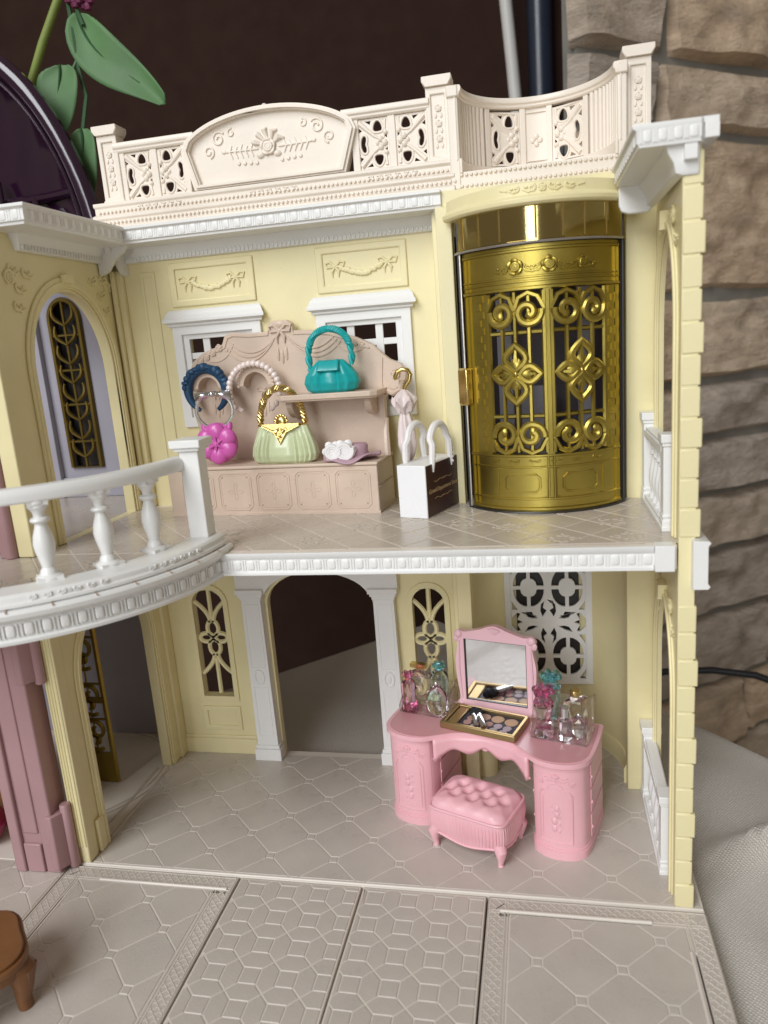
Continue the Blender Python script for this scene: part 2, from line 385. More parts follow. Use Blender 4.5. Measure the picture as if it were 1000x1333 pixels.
def rose(mb, a, b, r, d=0.0, k=0.5):
    mb.ball((a, b, d), (r * .86, r * .86, r * k * .8), 12, 6)
    mb.tube(loop3(spiral(a, b, r * .06, r * .55, 0, 760, 22), d + r * k * .62), [r * (.10 + .05 * i / 22) for i in range(23)], 5)
    for i in range(5):
        t = 2 * PI * i / 5 + .4; c, s_ = math.cos(t), math.sin(t)
        mb.tube([(a + r * .82 * math.cos(t + q), b + r * .82 * math.sin(t + q), d + r * k * .38) for q in (-.62, -.3, 0, .3, .62)], [r * .10, r * .2, r * .24, r * .2, r * .10], 6)
def bow(mb, a, b, r, d=0.03):
    for s_ in (-1, 1):
        mb.tube([(a, b, d), (a + s_ * r * 0.5, b + r * 0.45, d), (a + s_ * r * 0.95, b + r * 0.35, d), (a + s_ * r * 0.8, b - r * 0.05, d), (a, b, d)], r * 0.13, 6)
        mb.tube([(a, b, d), (a + s_ * r * 0.35, b - r * 0.5, d), (a + s_ * r * 0.3, b - r * 1.0, d)], [r * 0.14, r * 0.16, r * 0.04], 6)
    mb.ball((a, b, d), (r * 0.2, r * 0.2, r * 0.16), 8, 5)
def garland(mb, a0, a1, b, sag, r, d=0.02, n=17):
    for i in range(n):
        t = i / (n - 1); mb.ball((a0 + (a1 - a0) * t, b - sag * 4 * t * (1 - t) + random.uniform(-.3, .3) * r, d), (r * random.uniform(.8, 1.15), r * random.uniform(.8, 1.15), r * 0.8), 7, 4)
def flourish(mb, a, b, s_, r, th, d=0.02):
    """a small acanthus scroll: s_ = +1 curls right, -1 curls left"""
    mb.tube(loop3([(a + s_ * (x - a), y) for x, y in spiral(a + r * 0.5, b, r * 0.15, r * 0.5, 500, 120)], d), [th * (0.55 + 0.45 * i / 20) for i in range(21)], 6)
    mb.tube([(a, b, d), (a + s_ * r * 0.9, b - r * 0.42, d), (a + s_ * r * 1.7, b - r * 0.1, d)], [th, th * 1.1, th * 0.3], 6)
    mb.ball((a + s_ * r * 1.2, b + r * 0.15, d), (th * 1.8, th * 1.1, th), 7, 4)

# ================================================================== the setting
# --- dark wall far behind
mb = MB(); mb.box(-190, 12, 78, 82, -70, 150)
o = mb.build('dark_wall', 'brown_wall'); tag(o, 'plain dark brown wall far behind the dollhouse', 'wall')
# --- stone wall on the right, running back to the right
SD = Vector((0.79, 0.613, 0)); SN = Vector((0.613, -0.79, 0)); SP = Vector((17.7, 66.4, 0))
stone_wall = thing('stone_wall', 'rough brown stone wall with grey mortar behind the right side', 'wall', (0, 0, 0))
def wall_pt(s_, z, d): q = SP + SD * s_ + SN * d; return (q.x, q.y, z)
mb = MB(); mb.mp = wall_pt
mb.box(-22.6, 95, -55, 110, -2.2, -0.25)
mb.build('mortar', 'mortar', stone_wall)
courses = [(-55, -43.4), (-43, -30.3), (-30, -21.8), (-21.4, -12.4), (-12, -4.4), (-4, 2.5), (3, 9.1), (9.6, 15.6), (16.2, 24.9), (25.6, 41.1), (41.6, 47.8), (48.3, 66.8), (67.4, 82.6), (83, 108)]
joints = {11: [-23.4, -11.6, 40, 95], 10: [-23.4, -13, 30, 95], 9: [-23.4, -14, 36, 95], 8: [-23.4, -9, 42, 95], 12: [-23.4, 18, 95], 7: [-23.4, -10, 26, 95], 6: [-23.4, -12, 34, 95], 5: [-23.4, -8, 13, 50, 95], 4: [-23.4, -11, 10, 45, 95], 3: [-23.4, 7, 33, 95], 2: [-23.4, 3, 40, 95]}
rs = random.Random(3)
for ci, (z0, z1) in enumerate(courses):
    js = joints.get(ci) or [-23.4, rs.uniform(-5, 20), rs.uniform(35, 60), 95]
    for k in range(len(js) - 1):
        s0, s1 = js[k] + (0.25 if k else 0), js[k + 1] - 0.25
        nu, nv = max(8, int((s1 - s0) / .8)), max(8, int((z1 - z0) / .6)); sd = rs.uniform(0, 99); pr = rs.uniform(0.2, 1.6)
        def fn(u, v):
            e = min(u, 1 - u) * (s1 - s0); g = min(v, 1 - v) * (z1 - z0); m = min(e, g)
            edge = 1 - (1 - min(1, m / .55)) ** 2
            s_ = s0 + u * (s1 - s0); z = z0 + v * (z1 - z0)
            nz = noise.fractal(Vector((s_ * 0.09 + sd, z * 0.16, sd)), 1.0, 2.1, 5) * 1.15 + noise.noise(Vector((s_ * .4, z * .5, sd))) * .3 + abs(noise.noise(Vector((s_ * .21, z * .33, sd + 7)))) * -.7
            wob = noise.noise(Vector((s_ * 0.12, sd, v * 2))) * 0.30
            return (s_ + noise.noise(Vector((z * .2, sd, u * 2))) * .4, z + wob, -0.6 + edge * max(.55, pr * .5 + 1.25 + nz))
        mb = MB(wall_pt); mb.grid(fn, nu, nv); mb.build('stone', 'stone_%d' % rs.randrange(4), stone_wall)
# --- table under a cloth, its far corner behind the house
TC = Vector((-14.1, 34.3, 0)); E1 = Vector((-0.70, -0.714, 0)); E2 = Vector((0.714, -0.70, 0))
def tablecloth():
    n = 230; lo, hi = -9.0, 96.0
    def fn(u, v):
        a = lo + u * (hi - lo); b = lo + v * (hi - lo); drop = 0.0; z = -0.95
        ea = max(0, -a); eb = max(0, -b); a2, b2 = max(a, -0.5 - 0.06 * ea), max(b, -0.5 - 0.06 * eb)
        if a < 0: drop += -a
        if b < 0: drop += -b
        q = TC + E1 * a2 + E2 * b2
        dx = max(-42 - q.x, 0, q.x - 1.5); dy = max(-11 - q.y, 0, q.y - 16); dist = math.hypot(dx, dy); k = min(1, dist / 6.0); k = k * k * (3 - 2 * k)
        p = Vector((q.x * 0.11, q.y * 0.11, 3.3))
        wr = (noise.noise(p + Vector((noise.noise(p * 1.7) * .9, 0, 0))) * 0.9 + abs(noise.noise(Vector((q.x * .06 + q.y * .13, q.y * .05 - q.x * 0.05, 8.1)))) * 2.0 + noise.noise(p * 3.1) * 0.22)
        wr *= 0.3 if q.y > 16 else 1.0; wr += (noise.noise(Vector((q.x * .32 + q.y * .1, q.y * .30, 5.5))) * .5 if q.x > 0 else 0)
        wr *= min(1.0, max(0.05, min(a, b) / 14))
        ridge = 1.3 * math.exp(-((q.y - (4.6 + 0.35 * (q.x - 3))) / 0.8) ** 2) * min(1, max(0, (q.x - 1.6) / 3.0))
        z += k * wr * (1.7 if q.x > 1 else 1.0) + ridge - drop - (0.35 * k)
        if drop: q = q + (-E1 * (1 if a < 0 else 0) - E2 * (1 if b < 0 else 0)) * 0.35 * math.sin((a if b < 0 else b) * 0.9) * min(1, drop / 4)
        return (q.x, q.y, z)
    o = MB().grid(fn, n, n).build('tablecloth', 'linen')
    tag(o, 'creased cream linen tablecloth spread under the dollhouse', 'tablecloth')
tablecloth()
mb = MB(); pts = [TC + E1 * a + E2 * b for a, b in ((0.2, 0.2), (95, 0.2), (95, 95), (0.2, 95))]
mb.prism([(p.x, p.y) for p in pts], -4.2, -2.9, 'z')
table = thing('table', 'table beneath the cream linen cloth', 'table', (0, 0, 0)); mb.build('tabletop', 'walnut', table)
for a, b in ((6, 6), (88, 6), (88, 88), (6, 88)):
    q = TC + E1 * a + E2 * b; MB().lathe([(2.2, -72), (2.6, -40), (3.0, -4.2)], q.x, q.y, 12).build('leg', 'walnut', table)
# --- things on the wall behind: pole and cables
mb = MB(); mb.tube([(-3.35, 76, -40), (-3.3, 76, 20), (-3.2, 76, 110)], 1.55, 16); tag(mb.build('metal_pole', 'pole_metal'), 'black metal pole standing in front of the dark wall', 'pole')
mb = MB(); mb.tube([(-5.6, 70, 34), (-6.0, 71, 45), (-6.6, 72, 54), (-7.2, 72, 62), (-7.0, 72, 100)], 0.75, 10); tag(mb.build('white_cable', 'cable_white'), 'thick white cable hanging left of the black pole', 'cable')
mb = MB(); mb.tube([(-2.2, 60, 36), (-1.2, 60, 43), (0.0, 59, 47), (0.6, 58, 51), (0.7, 58, 60), (0.5, 58, 90)], 0.55, 10); tag(mb.build('black_cable', 'cable_black'), 'black cable curving down right of the black pole', 'cable')
mb = MB(); mb.tube([(2, 40, -9.6), (6, 40, -8.6), (10, 40, -8.4), (13.5, 39.5, -8.6), (16.5, 39, -9.6), (19, 38.4, -11.2), (22, 37, -14), (25, 36, -19), (27, 35, -26)], 0.32, 10); tag(mb.build('power_cord', 'cable_black'), 'black power cord looping past the table edge at right', 'cable')

# ================================================================== the dollhouse
house = thing('dollhouse', 'cream yellow two storey dollhouse with white trim and open front', 'dollhouse')
YB = 9.85
# ---- ground floor
mb = MB(); mb.prism([(-40, -0.16), (1.05, -0.16), (1.05, 13.6), (-9.0, 13.6), (-9.0, 10.3), (-26.8, 10.3), (-26.8, 13.6), (-40, 13.6)], -0.9, -0.016, 'z')
floor = mb.build('ground_floor', 'taupe_lit_line', house, bev=0.04)
field = octagon_field(-0.83, 2.82, 3.04, 2.98, 0.19, (-27, 1), (0, 14))
lay(field, floor, -0.016, 'taupe', (-26.0, 0.95, 0.06, 9.8))
lay(field, floor, -0.016, 'taupe', (-8.6, -0.7, 9.8, 13.6))
MB().tube([(-26.5, -0.05, -0.02), (1.0, -0.05, -0.02)], 0.07, 8).build('edge_bead', 'taupe_lit_line', floor)
mb = MB()
for r in (4.6, 4.9): mb.tube([(-31 + r * math.cos(rad(a)), 7 + r * math.sin(rad(a)), -0.04) for a in range(-90, 91, 6)], 0.07, 6)
mb.tube([(-26.75, 1.9, -.03), (-26.75, 7.9, -.03)], 0.1, 6); mb.tube([(-26.1, 1.9, -.03), (-26.1, 7.9, -.03)], 0.1, 6)
mb.build('floor_track', 'taupe', floor)
# ---- upper floor slab with its front fascia
mb = MB(); mb.prism([(-26.6, 0.0), (-0.12, 0.0), (.3, 7.9), (-0.12, 9.9), (-26.6, 9.9)], 14.1, 14.984, 'z')
upper = mb.build('upper_floor', 'upper_line', house)
def diamonds(x0, y0, p, q, xr, yr):
    out = []; d = [(0, -q / 2), (p / 2, 0), (0, q / 2), (-p / 2, 0)]
    for i in range(-60, 60):
        for j in range(-60, 60):
            if (i + j) % 2: continue
            x, y = x0 + i * p / 2, y0 + j * q / 2
            if xr[0] - 3 < x < xr[1] + 3 and yr[0] - 3 < y < yr[1] + 3: out.append(('d', x, y, d))
    return out
dia = diamonds(-4.0, 1.6, 2.05, 2.3, (-36, 0), (-9, 14))
lay(dia, upper, 14.984, 'upper_taupe', (-26.0, 0.1, 0.32, 9.3))
mb = MB(lambda a, b, d: (a, b, 15.0 + d * 0.6))
for i, (x, y) in enumerate([(-4.0, 1.15), (-8.1, 4.0), (-1.6, 1.3), (-14.2, 1.6), (-10.2, 5.2), (-18.4, 3.4), (-6.1, 3.1), (-2.0, 3.6), (-22.4, -1.0), (-20.9, 1.3), (-24.0, -3.6), (-12.3, 3.7)]):
    for k in range(4):
        a = k * PI / 2 + PI / 4 * (i % 2)
        for s_ in (-1, 1): mb.ball((x + .38 * math.cos(a) - s_ * .13 * math.sin(a), y + .38 * math.sin(a) + s_ * .13 * math.cos(a), 0.02), (0.17, 0.13, 0.05), 8, 4)
        mb.ball((x + .62 * math.cos(a), y + .62 * math.sin(a), 0.02), (0.09, 0.09, 0.05), 6, 4)
mb.tube([(-4.6, .35, .02), (-1.2, .35, .02)], .06, 6)
mb.build('floor_flowers', 'upper_taupe', upper, kind='stuff')
mb = MB(); mb.sweep([(0, 14.08), (0.10, 14.08), (0.10, 14.2), (0.04, 14.24), (0.04, 14.72), (0.12, 14.80), (0.16, 15.0), (0, 15.0)], [(-17.55, 0, 0, -1), (-0.9, 0, 0, -1)])
fascia = mb.build('fascia', 'white', house, bev=0.015)
def dentil_mesh(mat='white'):
    mb = MB(); mb.grid(lambda u, v: (.155 * max(-1, min(1, 1.25 * math.cos(2 * PI * u))) * math.cos(v * PI / 2) ** .35, -.05 * math.sin(v * PI / 2), .235 + .20 * max(-1, min(1, 1.18 * math.sin(2 * PI * u))) * math.cos(v * PI / 2) ** .35), 20, 4, True)
    for s_ in (-.228, .228): mb.box(s_ - .024, s_ + .024, -.035, .02, .03, .44)
    return mb.mesh('dentil', mat)
DM = dentil_mesh()
x = -17.35
while x < -1.0: place('dentil', DM, fascia, (x, -0.04, 14.26)); x += 0.56
mb = MB(); mb.box(-0.88, -0.2, -0.22, 0.4, 14.06, 15.02); mb.build('fascia_block', 'white', house, bev=0.03)
mb = MB(); mb.prism([(0.36, 13.45), (0.86, 13.45), (0.95, 13.55), (0.86, 13.68), (0.86, 15.02), (0.95, 15.15), (0.86, 15.22), (0.36, 15.22)], -0.42, 6.5, 'y'); mb.build('string_course', 'white', house, bev=0.02)

# ---- back wall, both storeys
wins = [(-23.1, -18.3), (-15.4, -10.65)]
holes = [arch(-19.75, -13.75, 0.0, 9.2, 11.1, 20)]
for x0, x1 in ((-24.2, -22.35), (-11.62, -9.92)): holes.append(arch(x0, x1, 3.65, 9.3, 10.1, 12))
for x0, x1 in wins: holes.append(rect(x0 + 0.75, x1 - 0.75, 19.9, 23.75))
outline = [(-26.6, 0), (-19.75, 0)] + arch(-19.75, -13.75, 0.0, 9.2, 11.1, 20)[2:][::-1] + [(-13.75, 0), (-9.25, 0), (-9.25, 29), (-26.6, 29)]
mb = MB(); mb.prism(outline, YB, YB + 0.45, 'y', holes[1:])
back = mb.build('back_wall', 'cream_yellow', house, bev=0.02)
for i, (x0, x1) in enumerate(((-23.0, -18.4), (-15.2, -10.68))):                       # raised panels with garlands
    z0, z1 = 25.33, 27.5
    mb = MB(); mb.prism(rect(x0, x1, z0, z1), YB - 0.10, YB + .02, 'y', [rect(x0 + .36, x1 - .36, z0 + .34, z1 - .34)]); pm = mb.build('panel_moulding', 'cream_yellow', back, bev=0.07)
    mb = MB(facing(YB)); xm = (x0 + x1) / 2; garland(mb, xm - 1.0, xm + 1.0, 26.5, 0.34, 0.15)
    bow(mb, xm - 1.3, 26.55, 0.5); bow(mb, xm + 1.3, 26.55, 0.5); mb.build('garland', 'cream_yellow', back)
for i, (x0, x1) in enumerate(wins):                                                    # white windows
    yo = YB - 0.22; z0, z1 = 19.2, 24.42
    mb = MB(); mb.prism(rect(x0, x1, z0, z1), yo, YB + .02, 'y', [rect(x0 + .48, x1 - .48, z0 + .5, z1 - .48)])
    mb.prism(rect(x0 + .42, x1 - .42, z0 + .44, z1 - .42), YB - .05, YB + .2, 'y', [rect(x0 + .80, x1 - .80, z0 + .8, z1 - .72)])
    wf = mb.build('window_frame', 'white', back, bev=0.035)
    mb = MB(); ww = x1 - x0 - 1.6
    xm = (x0 + x1) / 2
    for k in (-.72, .72): mb.box(xm + k - .19, xm + k + .19, YB + .06, YB + .2, z0 + .7, z1 - .6)
    for z in (20.55, 21.7, 22.85): mb.box(x0 + .7, x1 - .7, YB + .08, YB + .18, z - .16, z + .16)
    mb.build('glazing_bars', 'white', back, bev=0.03)
    mb = MB(); mb.sweep([(0, 24.35), (.30, 24.35), (.34, 24.42), (.30, 24.48), (.40, 24.52), (.52, 24.56), (.52, 24.72), (.44, 24.80), (.36, 25.0), (.2, 25.18), (0, 25.2)], [(x0 + .12, YB, -.9, -1), (x1 - .12, YB, .9, -1)])
    mb.build('window_lintel', 'white', back, bev=0.02)
# pilaster strips in the left corner and by the tower
mb = MB(); mb.prism(rect(-24.6, -23.75, 15.2, 27.2), YB - .06, YB + .02, 'y', [rect(-24.42, -23.93, 15.5, 26.95)]); mb.build('corner_panel', 'cream_yellow', back, bev=0.04)
mb = MB(); mb.box(-25.98, -25.45, YB - .3, YB + .02, 15.02, 27.4); mb.box(-25.98, -25.75, YB - .6, YB - .3, 15.02, 27.4); mb.build('corner_pilaster', 'cream_yellow', back, bev=0.08)
# ground floor wall panels and lattice windows
for x0, x1 in ((-24.2, -22.35), (-11.62, -9.92)):
    xm = (x0 + x1) / 2
    mb = MB(); mb.prism(arch(x0 - .28, x1 + .28, 3.35, 9.3, 10.42, 14), YB - .12, YB + .02, 'y', [arch(x0, x1, 3.65, 9.3, 10.1, 12)]); mb.build('lattice_frame', 'cream_yellow', back, bev=0.04)
    mb = MB(facing(YB + .2)); hw = (x1 - x0) / 2; zc = 7.15; T = 0.13
    for s_ in (-1, 1):
        mb.tube(loop3(bez((xm - hw, zc + s_ * 2.2), (xm - hw * .6, zc + s_ * 1.9), (xm - .12, zc + s_ * 1.5), (xm - .1, zc + s_ * .95))), T, 6)
        mb.tube(loop3(bez((xm + hw, zc + s_ * 2.2), (xm + hw * .6, zc + s_ * 1.9), (xm + .12, zc + s_ * 1.5), (xm + .1, zc + s_ * .95))), T, 6)
        mb.tube([(xm, zc + s_ * 3.4, 0), (xm, zc + s_ * 1.2, 0)], T, 6)
        mb.tube(loop3([(xm + .33 * math.sin(t), zc + s_ * .55 + .48 * math.cos(t)) for t in [i * PI / 8 for i in range(16)]]), T, 6, True)
        mb.tube(loop3([(xm + s_ * .43 + .40 * math.cos(t), zc + .26 * math.sin(t)) for t in [i * PI / 8 for i in range(16)]]), T, 6, True)
    mb.build('lattice', 'cream_yellow', back)
    mb = MB(); mb.prism(rect(x0 - .25, x1 + .25, 1.5, 3.0), YB - .10, YB + .02, 'y', [rect(x0 + .05, x1 - .05, 1.78, 2.72)]); mb.build('wainscot_panel', 'cream_yellow', back, bev=0.04)
mb = MB(); mb.box(-25.9, -21.3, YB - .14, YB + .02, 0, .95); mb.box(-25.9, -21.3, YB - .10, YB + .02, .95, 1.15); mb.box(-12.3, -9.3, YB - .14, YB + .02, 0, 1.0); mb.split('skirting', 'cream_yellow', back, bev=0.05)
# white doorway: two columns and the arched head
for x in (-20.46, -13.05):
    mb = MB(); mb.prism([(x - .62, 0.9), (x + .62, 0.9), (x + .55, 9.7), (x - .55, 9.7)], YB - .58, YB - .01, 'y'); mb.box(x - .78, x + .78, YB - .74, YB - .005, 0.005, .70); mb.box(x - .70, x + .70, YB - .66, YB - .005, .70, .92); mb.box(x - .62, x + .62, YB - .64, YB - .005, 9.66, 9.84); mb.box(x - .70, x + .70, YB - .72, YB - .005, 9.84, 10.02); mb.box(x - .80, x + .80, YB - .82, YB - .005, 10.02, 10.3)
    c = mb.build('doorway_column', 'white', back, bev=0.03)
    mb = MB(facing(YB - .58)); ov = [(x + .26 * math.cos(t), 5.1 + .42 * math.sin(t)) for t in [i * PI / 10 for i in range(20)]]
    mb.tube(loop3(ov), .06, 6, True); mb.ball((x, 5.1, 0), (.14, .26, .06), 8, 5)
    for z0, z1 in ((1.5, 4.5), (5.7, 9.4)): mb.tube(loop3(rect(x - .4, x + .4, z0, z1)), .035, 4, True)
    mb.build('column_relief', 'white', back)
mb = MB(); mb.prism([(-21.25, 10.3), (-19.75, 10.3)] + arc(-16.75, 9.6, 3.0, 166, 14, 16, 1.62) + [(-13.75, 10.3), (-12.25, 10.3), (-12.25, 14.1), (-21.25, 14.1)], YB - .6, YB + .02, 'y'); mb.build('doorway_arch', 'white', back, bev=0.03)

# ---- roof cornice (back, left and front returns)
CP = [(0, 27.66), (0.2, 27.7), (0.26, 27.98), (0.4, 28.2), (0.46, 28.35), (1.70, 28.38), (1.72, 28.5), (1.80, 28.52), (1.80, 28.95), (1.92, 29.02), (1.92, 29.15), (0, 29.2)]
cornice_path = [(-8.72, YB, 0, -1), (-26.0, YB, 1, -1), (-26.0, 2.5, 1, -1.0), (-34, 2.5, 0, -1)]
mb = MB(); mb.sweep(CP, cornice_path); cornice = mb.build('roof_cornice', 'white', house, bev=0.02)
mb = MB(); mb.box(-34, -26.0, 2.5, YB + .4, 28.9, 29.12); mb.box(-26.0, -8.95, YB, YB + 3, 28.9, 29.12); mb.build('roof_deck', 'white', house)
x = -23.9
while x < -8.9: place('dentil', DM, cornice, (x, YB - 1.79, 28.52), scale=(1, .8, 1)); x += 0.56
y = 7.9
while y > 1.0: place('dentil', DM, cornice, (-24.21, y, 28.52), PI / 2, scale=(1, .8, 1)); y -= 0.56
x = -24.6
while x > -31: place('dentil', DM, cornice, (x, .71, 28.52), 0, scale=(1, .8, 1)); x -= 0.56
mb = MB()
for i in range(74): mb.ball((-25.2 + i * .216, YB - .26, 27.85), (.07, .06, .13), 6, 4)
for i in range(32): mb.ball((-25.74, YB - .7 - i * .216, 27.85), (.06, .07, .13), 6, 4)
mb.build('bed_moulding', 'white', cornice)
for loc, rz in (((-8.95, YB, 0), 0), ((-25.3, YB, 0), 0), ((-26.0, 8.6, 0), PI / 2)):      # rounded brackets
    mb = MB(); mb.prism([(0, 28.37), (-1.6, 28.37), (-1.4, 28.1), (-.9, 27.8), (-.5, 27.3), (-.25, 27.15), (0, 27.1)], -.14, .14, 'x')
    b = mb.mesh('bracket', 'white'); place('bracket', b, cornice, loc, rz)

# ---- left wall with its arched openings
lw_holes = [arch(2.4, 8.55, 15.0, 22.6, 26.2, 24)]
lw = [(0, 0), (1.75, 0)] + arch(1.75, 8.2, 0, 8.4, 11.7, 24)[2:][::-1] + [(8.2, 0), (9.85, 0), (9.85, 28.4), (0, 28.4)]
mb = MB(); mb.prism(lw, -26.6, -26.05, 'x', lw_holes); left = mb.build('left_wall', 'cream_yellow', house, bev=0.03)
for (y0, y1, z0, zs, zt) in ((2.4, 8.55, 15.0, 22.6, 26.2), (1.75, 8.2, 0.0, 8.4, 11.7)):
    for k, (g0, g1, dd) in enumerate(((0.62, 0.12, 0.10), (0.42, 0.22, 0.17))):
        o_ = arch(y0 - g0, y1 + g0, z0 + .02, zs, zt + g0, 24); i_ = arch(y0 - g1, y1 + g1, z0 + .02, zs, zt + g1, 24)
        ring = [o_[1]] + o_[2:] + [o_[0]]; ring2 = [i_[1]] + i_[2:] + [i_[0]]
        mb = MB(); mb.prism(ring + ring2[::-1], -26.05, -26.05 + dd, 'x'); mb.build('arch_moulding', 'cream_yellow', left, bev=0.03)
for (c, s_, zz) in ((1.6, 1, 26.6), (9.0, -1, 26.6)):
    mb = MB(lambda a, b, d: (-26.05 + d, a, b)); rose(mb, c, zz, .32, .0, .2)
    for k in range(3): flourish(mb, c + s_ * .3 * (1 if k == 1 else .1), zz - k * .75 + .3, s_, .45, .07)
    flourish(mb, c + s_ * .9, zz + .2, s_, .45, .07); mb.build('spandrel_relief', 'cream_yellow', left)
mb = MB(lambda a, b, d: (-26.05 + d, a, b)); rose(mb, 5.45, 26.75, .22, .1, .5); mb.box(5.1, 5.8, 26.55, 26.9, .1, .3)
mb.build('keystone', 'cream_yellow', left)
mb = MB(); mb.box(-26.66, -25.98, -.05, .62, 0.01, 14.1); mb.box(-26.66, -25.9, -.12, .30, 15.02, 27.4); mb.box(-26.06, -25.86, .75, 1.3, 0.01, 1.7); mb.box(-26.06, -25.9, 8.55, 9.3, 0.01, 11.5); mb.split('front_pilaster', 'cream_yellow', left, bev=0.06)
mb = MB()
for x in (-26.56, -26.42, -26.28, -26.10): mb.tube([(x, -.06, .9), (x, -.06, 14.0)], .05, 6)
mb.split('flute', 'cream_yellow', left)
mb = MB(); mb.box(-26.04, -25.75, YB - .75, YB, .0, 14.0); mb.build('back_pilaster', 'cream_yellow', left, bev=0.08)

# ---- side room seen through the left arches
room = MB(); room.prism(rect(-40, -26.6, 15.0, 28.4), 13.3, 13.6, 'y', [arch(-32.6, -30.5, 16.8, 25.4, 26.7, 14)]); room.box(-40, -26.6, 11.6, 11.9, 0, 14.0)
side = room.build('side_room_wall', 'lavender', house, bev=0.02)
mb = MB(); mb.prism([(-40, 0), (-26.6, 0), (-26.6, 13.6), (-40, 13.6)], 14.1, 15.0, 'z'); mb.build('side_room_floor', 'upper_taupe', house)
mb = MB(); mb.box(-28.6, -27.9, 12.9, 13.3, 15, 27.8); mb.box(-33.9, -33.3, 12.9, 13.3, 15, 27.8); mb.box(-40, -26.6, 13.1, 13.3, 15, 16.2); mb.split('wall_pilaster', 'lavender', side, bev=0.05)
mb = MB(facing(13.2)); x0, x1, z0, z1 = -32.5, -30.6, 16.85, 26.6; xm = (x0 + x1) / 2
mb.tube(loop3(arch(x0, x1, z0, z1 - 1.1, z1, 12)), .16, 6, True); mb.tube([(xm, z0, 0), (xm, z1, 0)], .10, 6)
for z in (18.4, 20.6, 22.6, 24.6): mb.tube([(x0, z, 0), (x1, z, 0)], .09, 6)
for k in range(8):
    for s_ in (-1, 1): mb.tube(loop3(bez((xm, z0 + .6 + k * 1.1), (xm + s_ * .4, z0 + .9 + k * 1.1), (xm + s_ * .85, z0 + 1.0 + k * 1.1), (xm + s_ * .6, z0 + 1.7 + k * 1.1)), .08), [.06 + .07 * math.sin(PI * i / 10) for i in range(11)], 6)
mb.build('grille', 'gold_dull', side)
mb = MB(); mb.box(x0 - .1, x1 + .1, 13.75, 13.85, z0, z1); mb.build('grille_backing', 'dark_trim', side)
gate = MB(facing(6.3)); gx0, gx1 = -30.1, -28.3
gate.tube([(gx0, .15, 0), (gx0, 12.6, 0)], .14, 6); gate.tube([(gx1, .15, 0), (gx1, 12.6, 0)], .16, 6)
gate.box(gx0, gx1, .1, 1.9, -.06, .08); gate.box(gx0, gx1, 4.9, 5.2, -.08, .1)
for k in range(4):
    zc = 2.9 + k * 2.1 + (0.6 if k > 1 else 0); xm = (gx0 + gx1) / 2
    for s_ in (-1, 1):
        gate.tube(loop3(spiral(xm + s_ * .05, zc + .3 * s_, .15, .62, 90 * s_, 90 * s_ + 400, 22)), .12, 6)
    gate.tube([(gx0, zc + 1.0, 0), (gx1, zc + 1.0, 0)], .08, 6)
gate.tube([((gx0 + gx1) / 2, 1.9, 0), ((gx0 + gx1) / 2, 12.4, 0)], .06, 6)
gate.build('inner_gate', 'gate_gold', house)

# ---- right wall with quoins, arches and railings
rw = [(0.35, 0), (1.15, 0)] + arch(1.15, 6.7, 0, 8.2, 11.6, 24)[2:][::-1] + [(6.7, 0), (7.92, 0), (7.92, 28.2), (0.35, 28.2)]
mb = MB(); mb.prism(rw, -0.02, 0.18, 'x', [arch(1.35, 6.7, 15.0, 22.4, 26.0, 24)]); right = mb.build('right_wall', 'cream_yellow', house, bev=0.02)
right.rotation_euler = (0, 0, rad(-2.3))
mb = MB(); mb.box(-0.06, 0.5, 0.02, 0.40, 0, 28.2); mb.build('wall_edge', 'cream_yellow', right, bev=0.02)
q_long = MB().box(-0.05, 0.66, -0.02, 0.55, 0.02, 1.03).mesh('quoin', 'cream_yellow'); q_short = MB().box(-0.05, 0.58, 0.0, 0.55, 0.02, 1.03).mesh('quoin', 'cream_yellow')
k = 0
for z0, n in ((0.0, 12), (15.25, 12)):
    for i in range(n):
        o = place('quoin', q_long if k % 3 == 0 else q_short, right, (0, 0, z0 + i * 1.06)); k += 1
        md = o.modifiers.new('bevel', 'BEVEL'); md.width = 0.045 * S; md.segments = 2
for (y0, y1, z0, zs, zt) in ((1.35, 6.7, 15.0, 22.4, 26.0), (1.15, 6.7, 0.0, 8.2, 11.6)):
    for (g0, g1, dd) in ((0.55, 0.05, 0.10), (0.36, 0.16, 0.17)):
        o_ = arch(y0 - g0, y1 + g0, z0 + .02, zs, zt + g0, 24); i_ = arch(y0 - g1, y1 + g1, z0 + .02, zs, zt + g1, 24)
        ring = [o_[1]] + o_[2:] + [o_[0]]; ring2 = [i_[1]] + i_[2:] + [i_[0]]
        mb = MB(); mb.prism(ring + ring2[::-1], -.02 - dd, -.02, 'x'); mb.build('arch_moulding', 'cream_yellow', right, bev=0.03)
    mb = MB(lambda a, b, d: (-.02 - d, a, b)); ym = (y0 + y1) / 2
    mb.prism([(ym - .3, zt + .05), (ym + .3, zt + .05), (ym + .42, zt + .7), (ym - .42, zt + .7)], 0, .34, 'z')
    mb.build('keystone', 'cream_yellow', right)
    for s_ in (-1, 1):
        mb = MB(lambda a, b, d: (-.02 - d, a, b)); rose(mb, ym + s_ * 1.9, zt + .35, .32, .02, .4); flourish(mb, ym + s_ * 1.5, zt + .3, -s_, .4, .07); flourish(mb, ym + s_ * 2.1, zt - .5, s_, .38, .07); flourish(mb, ym + s_ * 2.2, zt - 1.3, s_, .3, .06); mb.build('spandrel_relief', 'cream_yellow', right)
BALP = [(.20, 0), (.20, .14), (.13, .2), (.11, .3), (.17, .55), (.205, .85), (.18, 1.2), (.10, 1.65), (.09, 1.8), (.16, 1.88), (.16, 1.98), (.09, 2.05), (.13, 2.3), (.19, 2.42), (.19, 2.55)]
bal_small = MB().lathe(BALP, n=14).mesh('baluster', 'white')
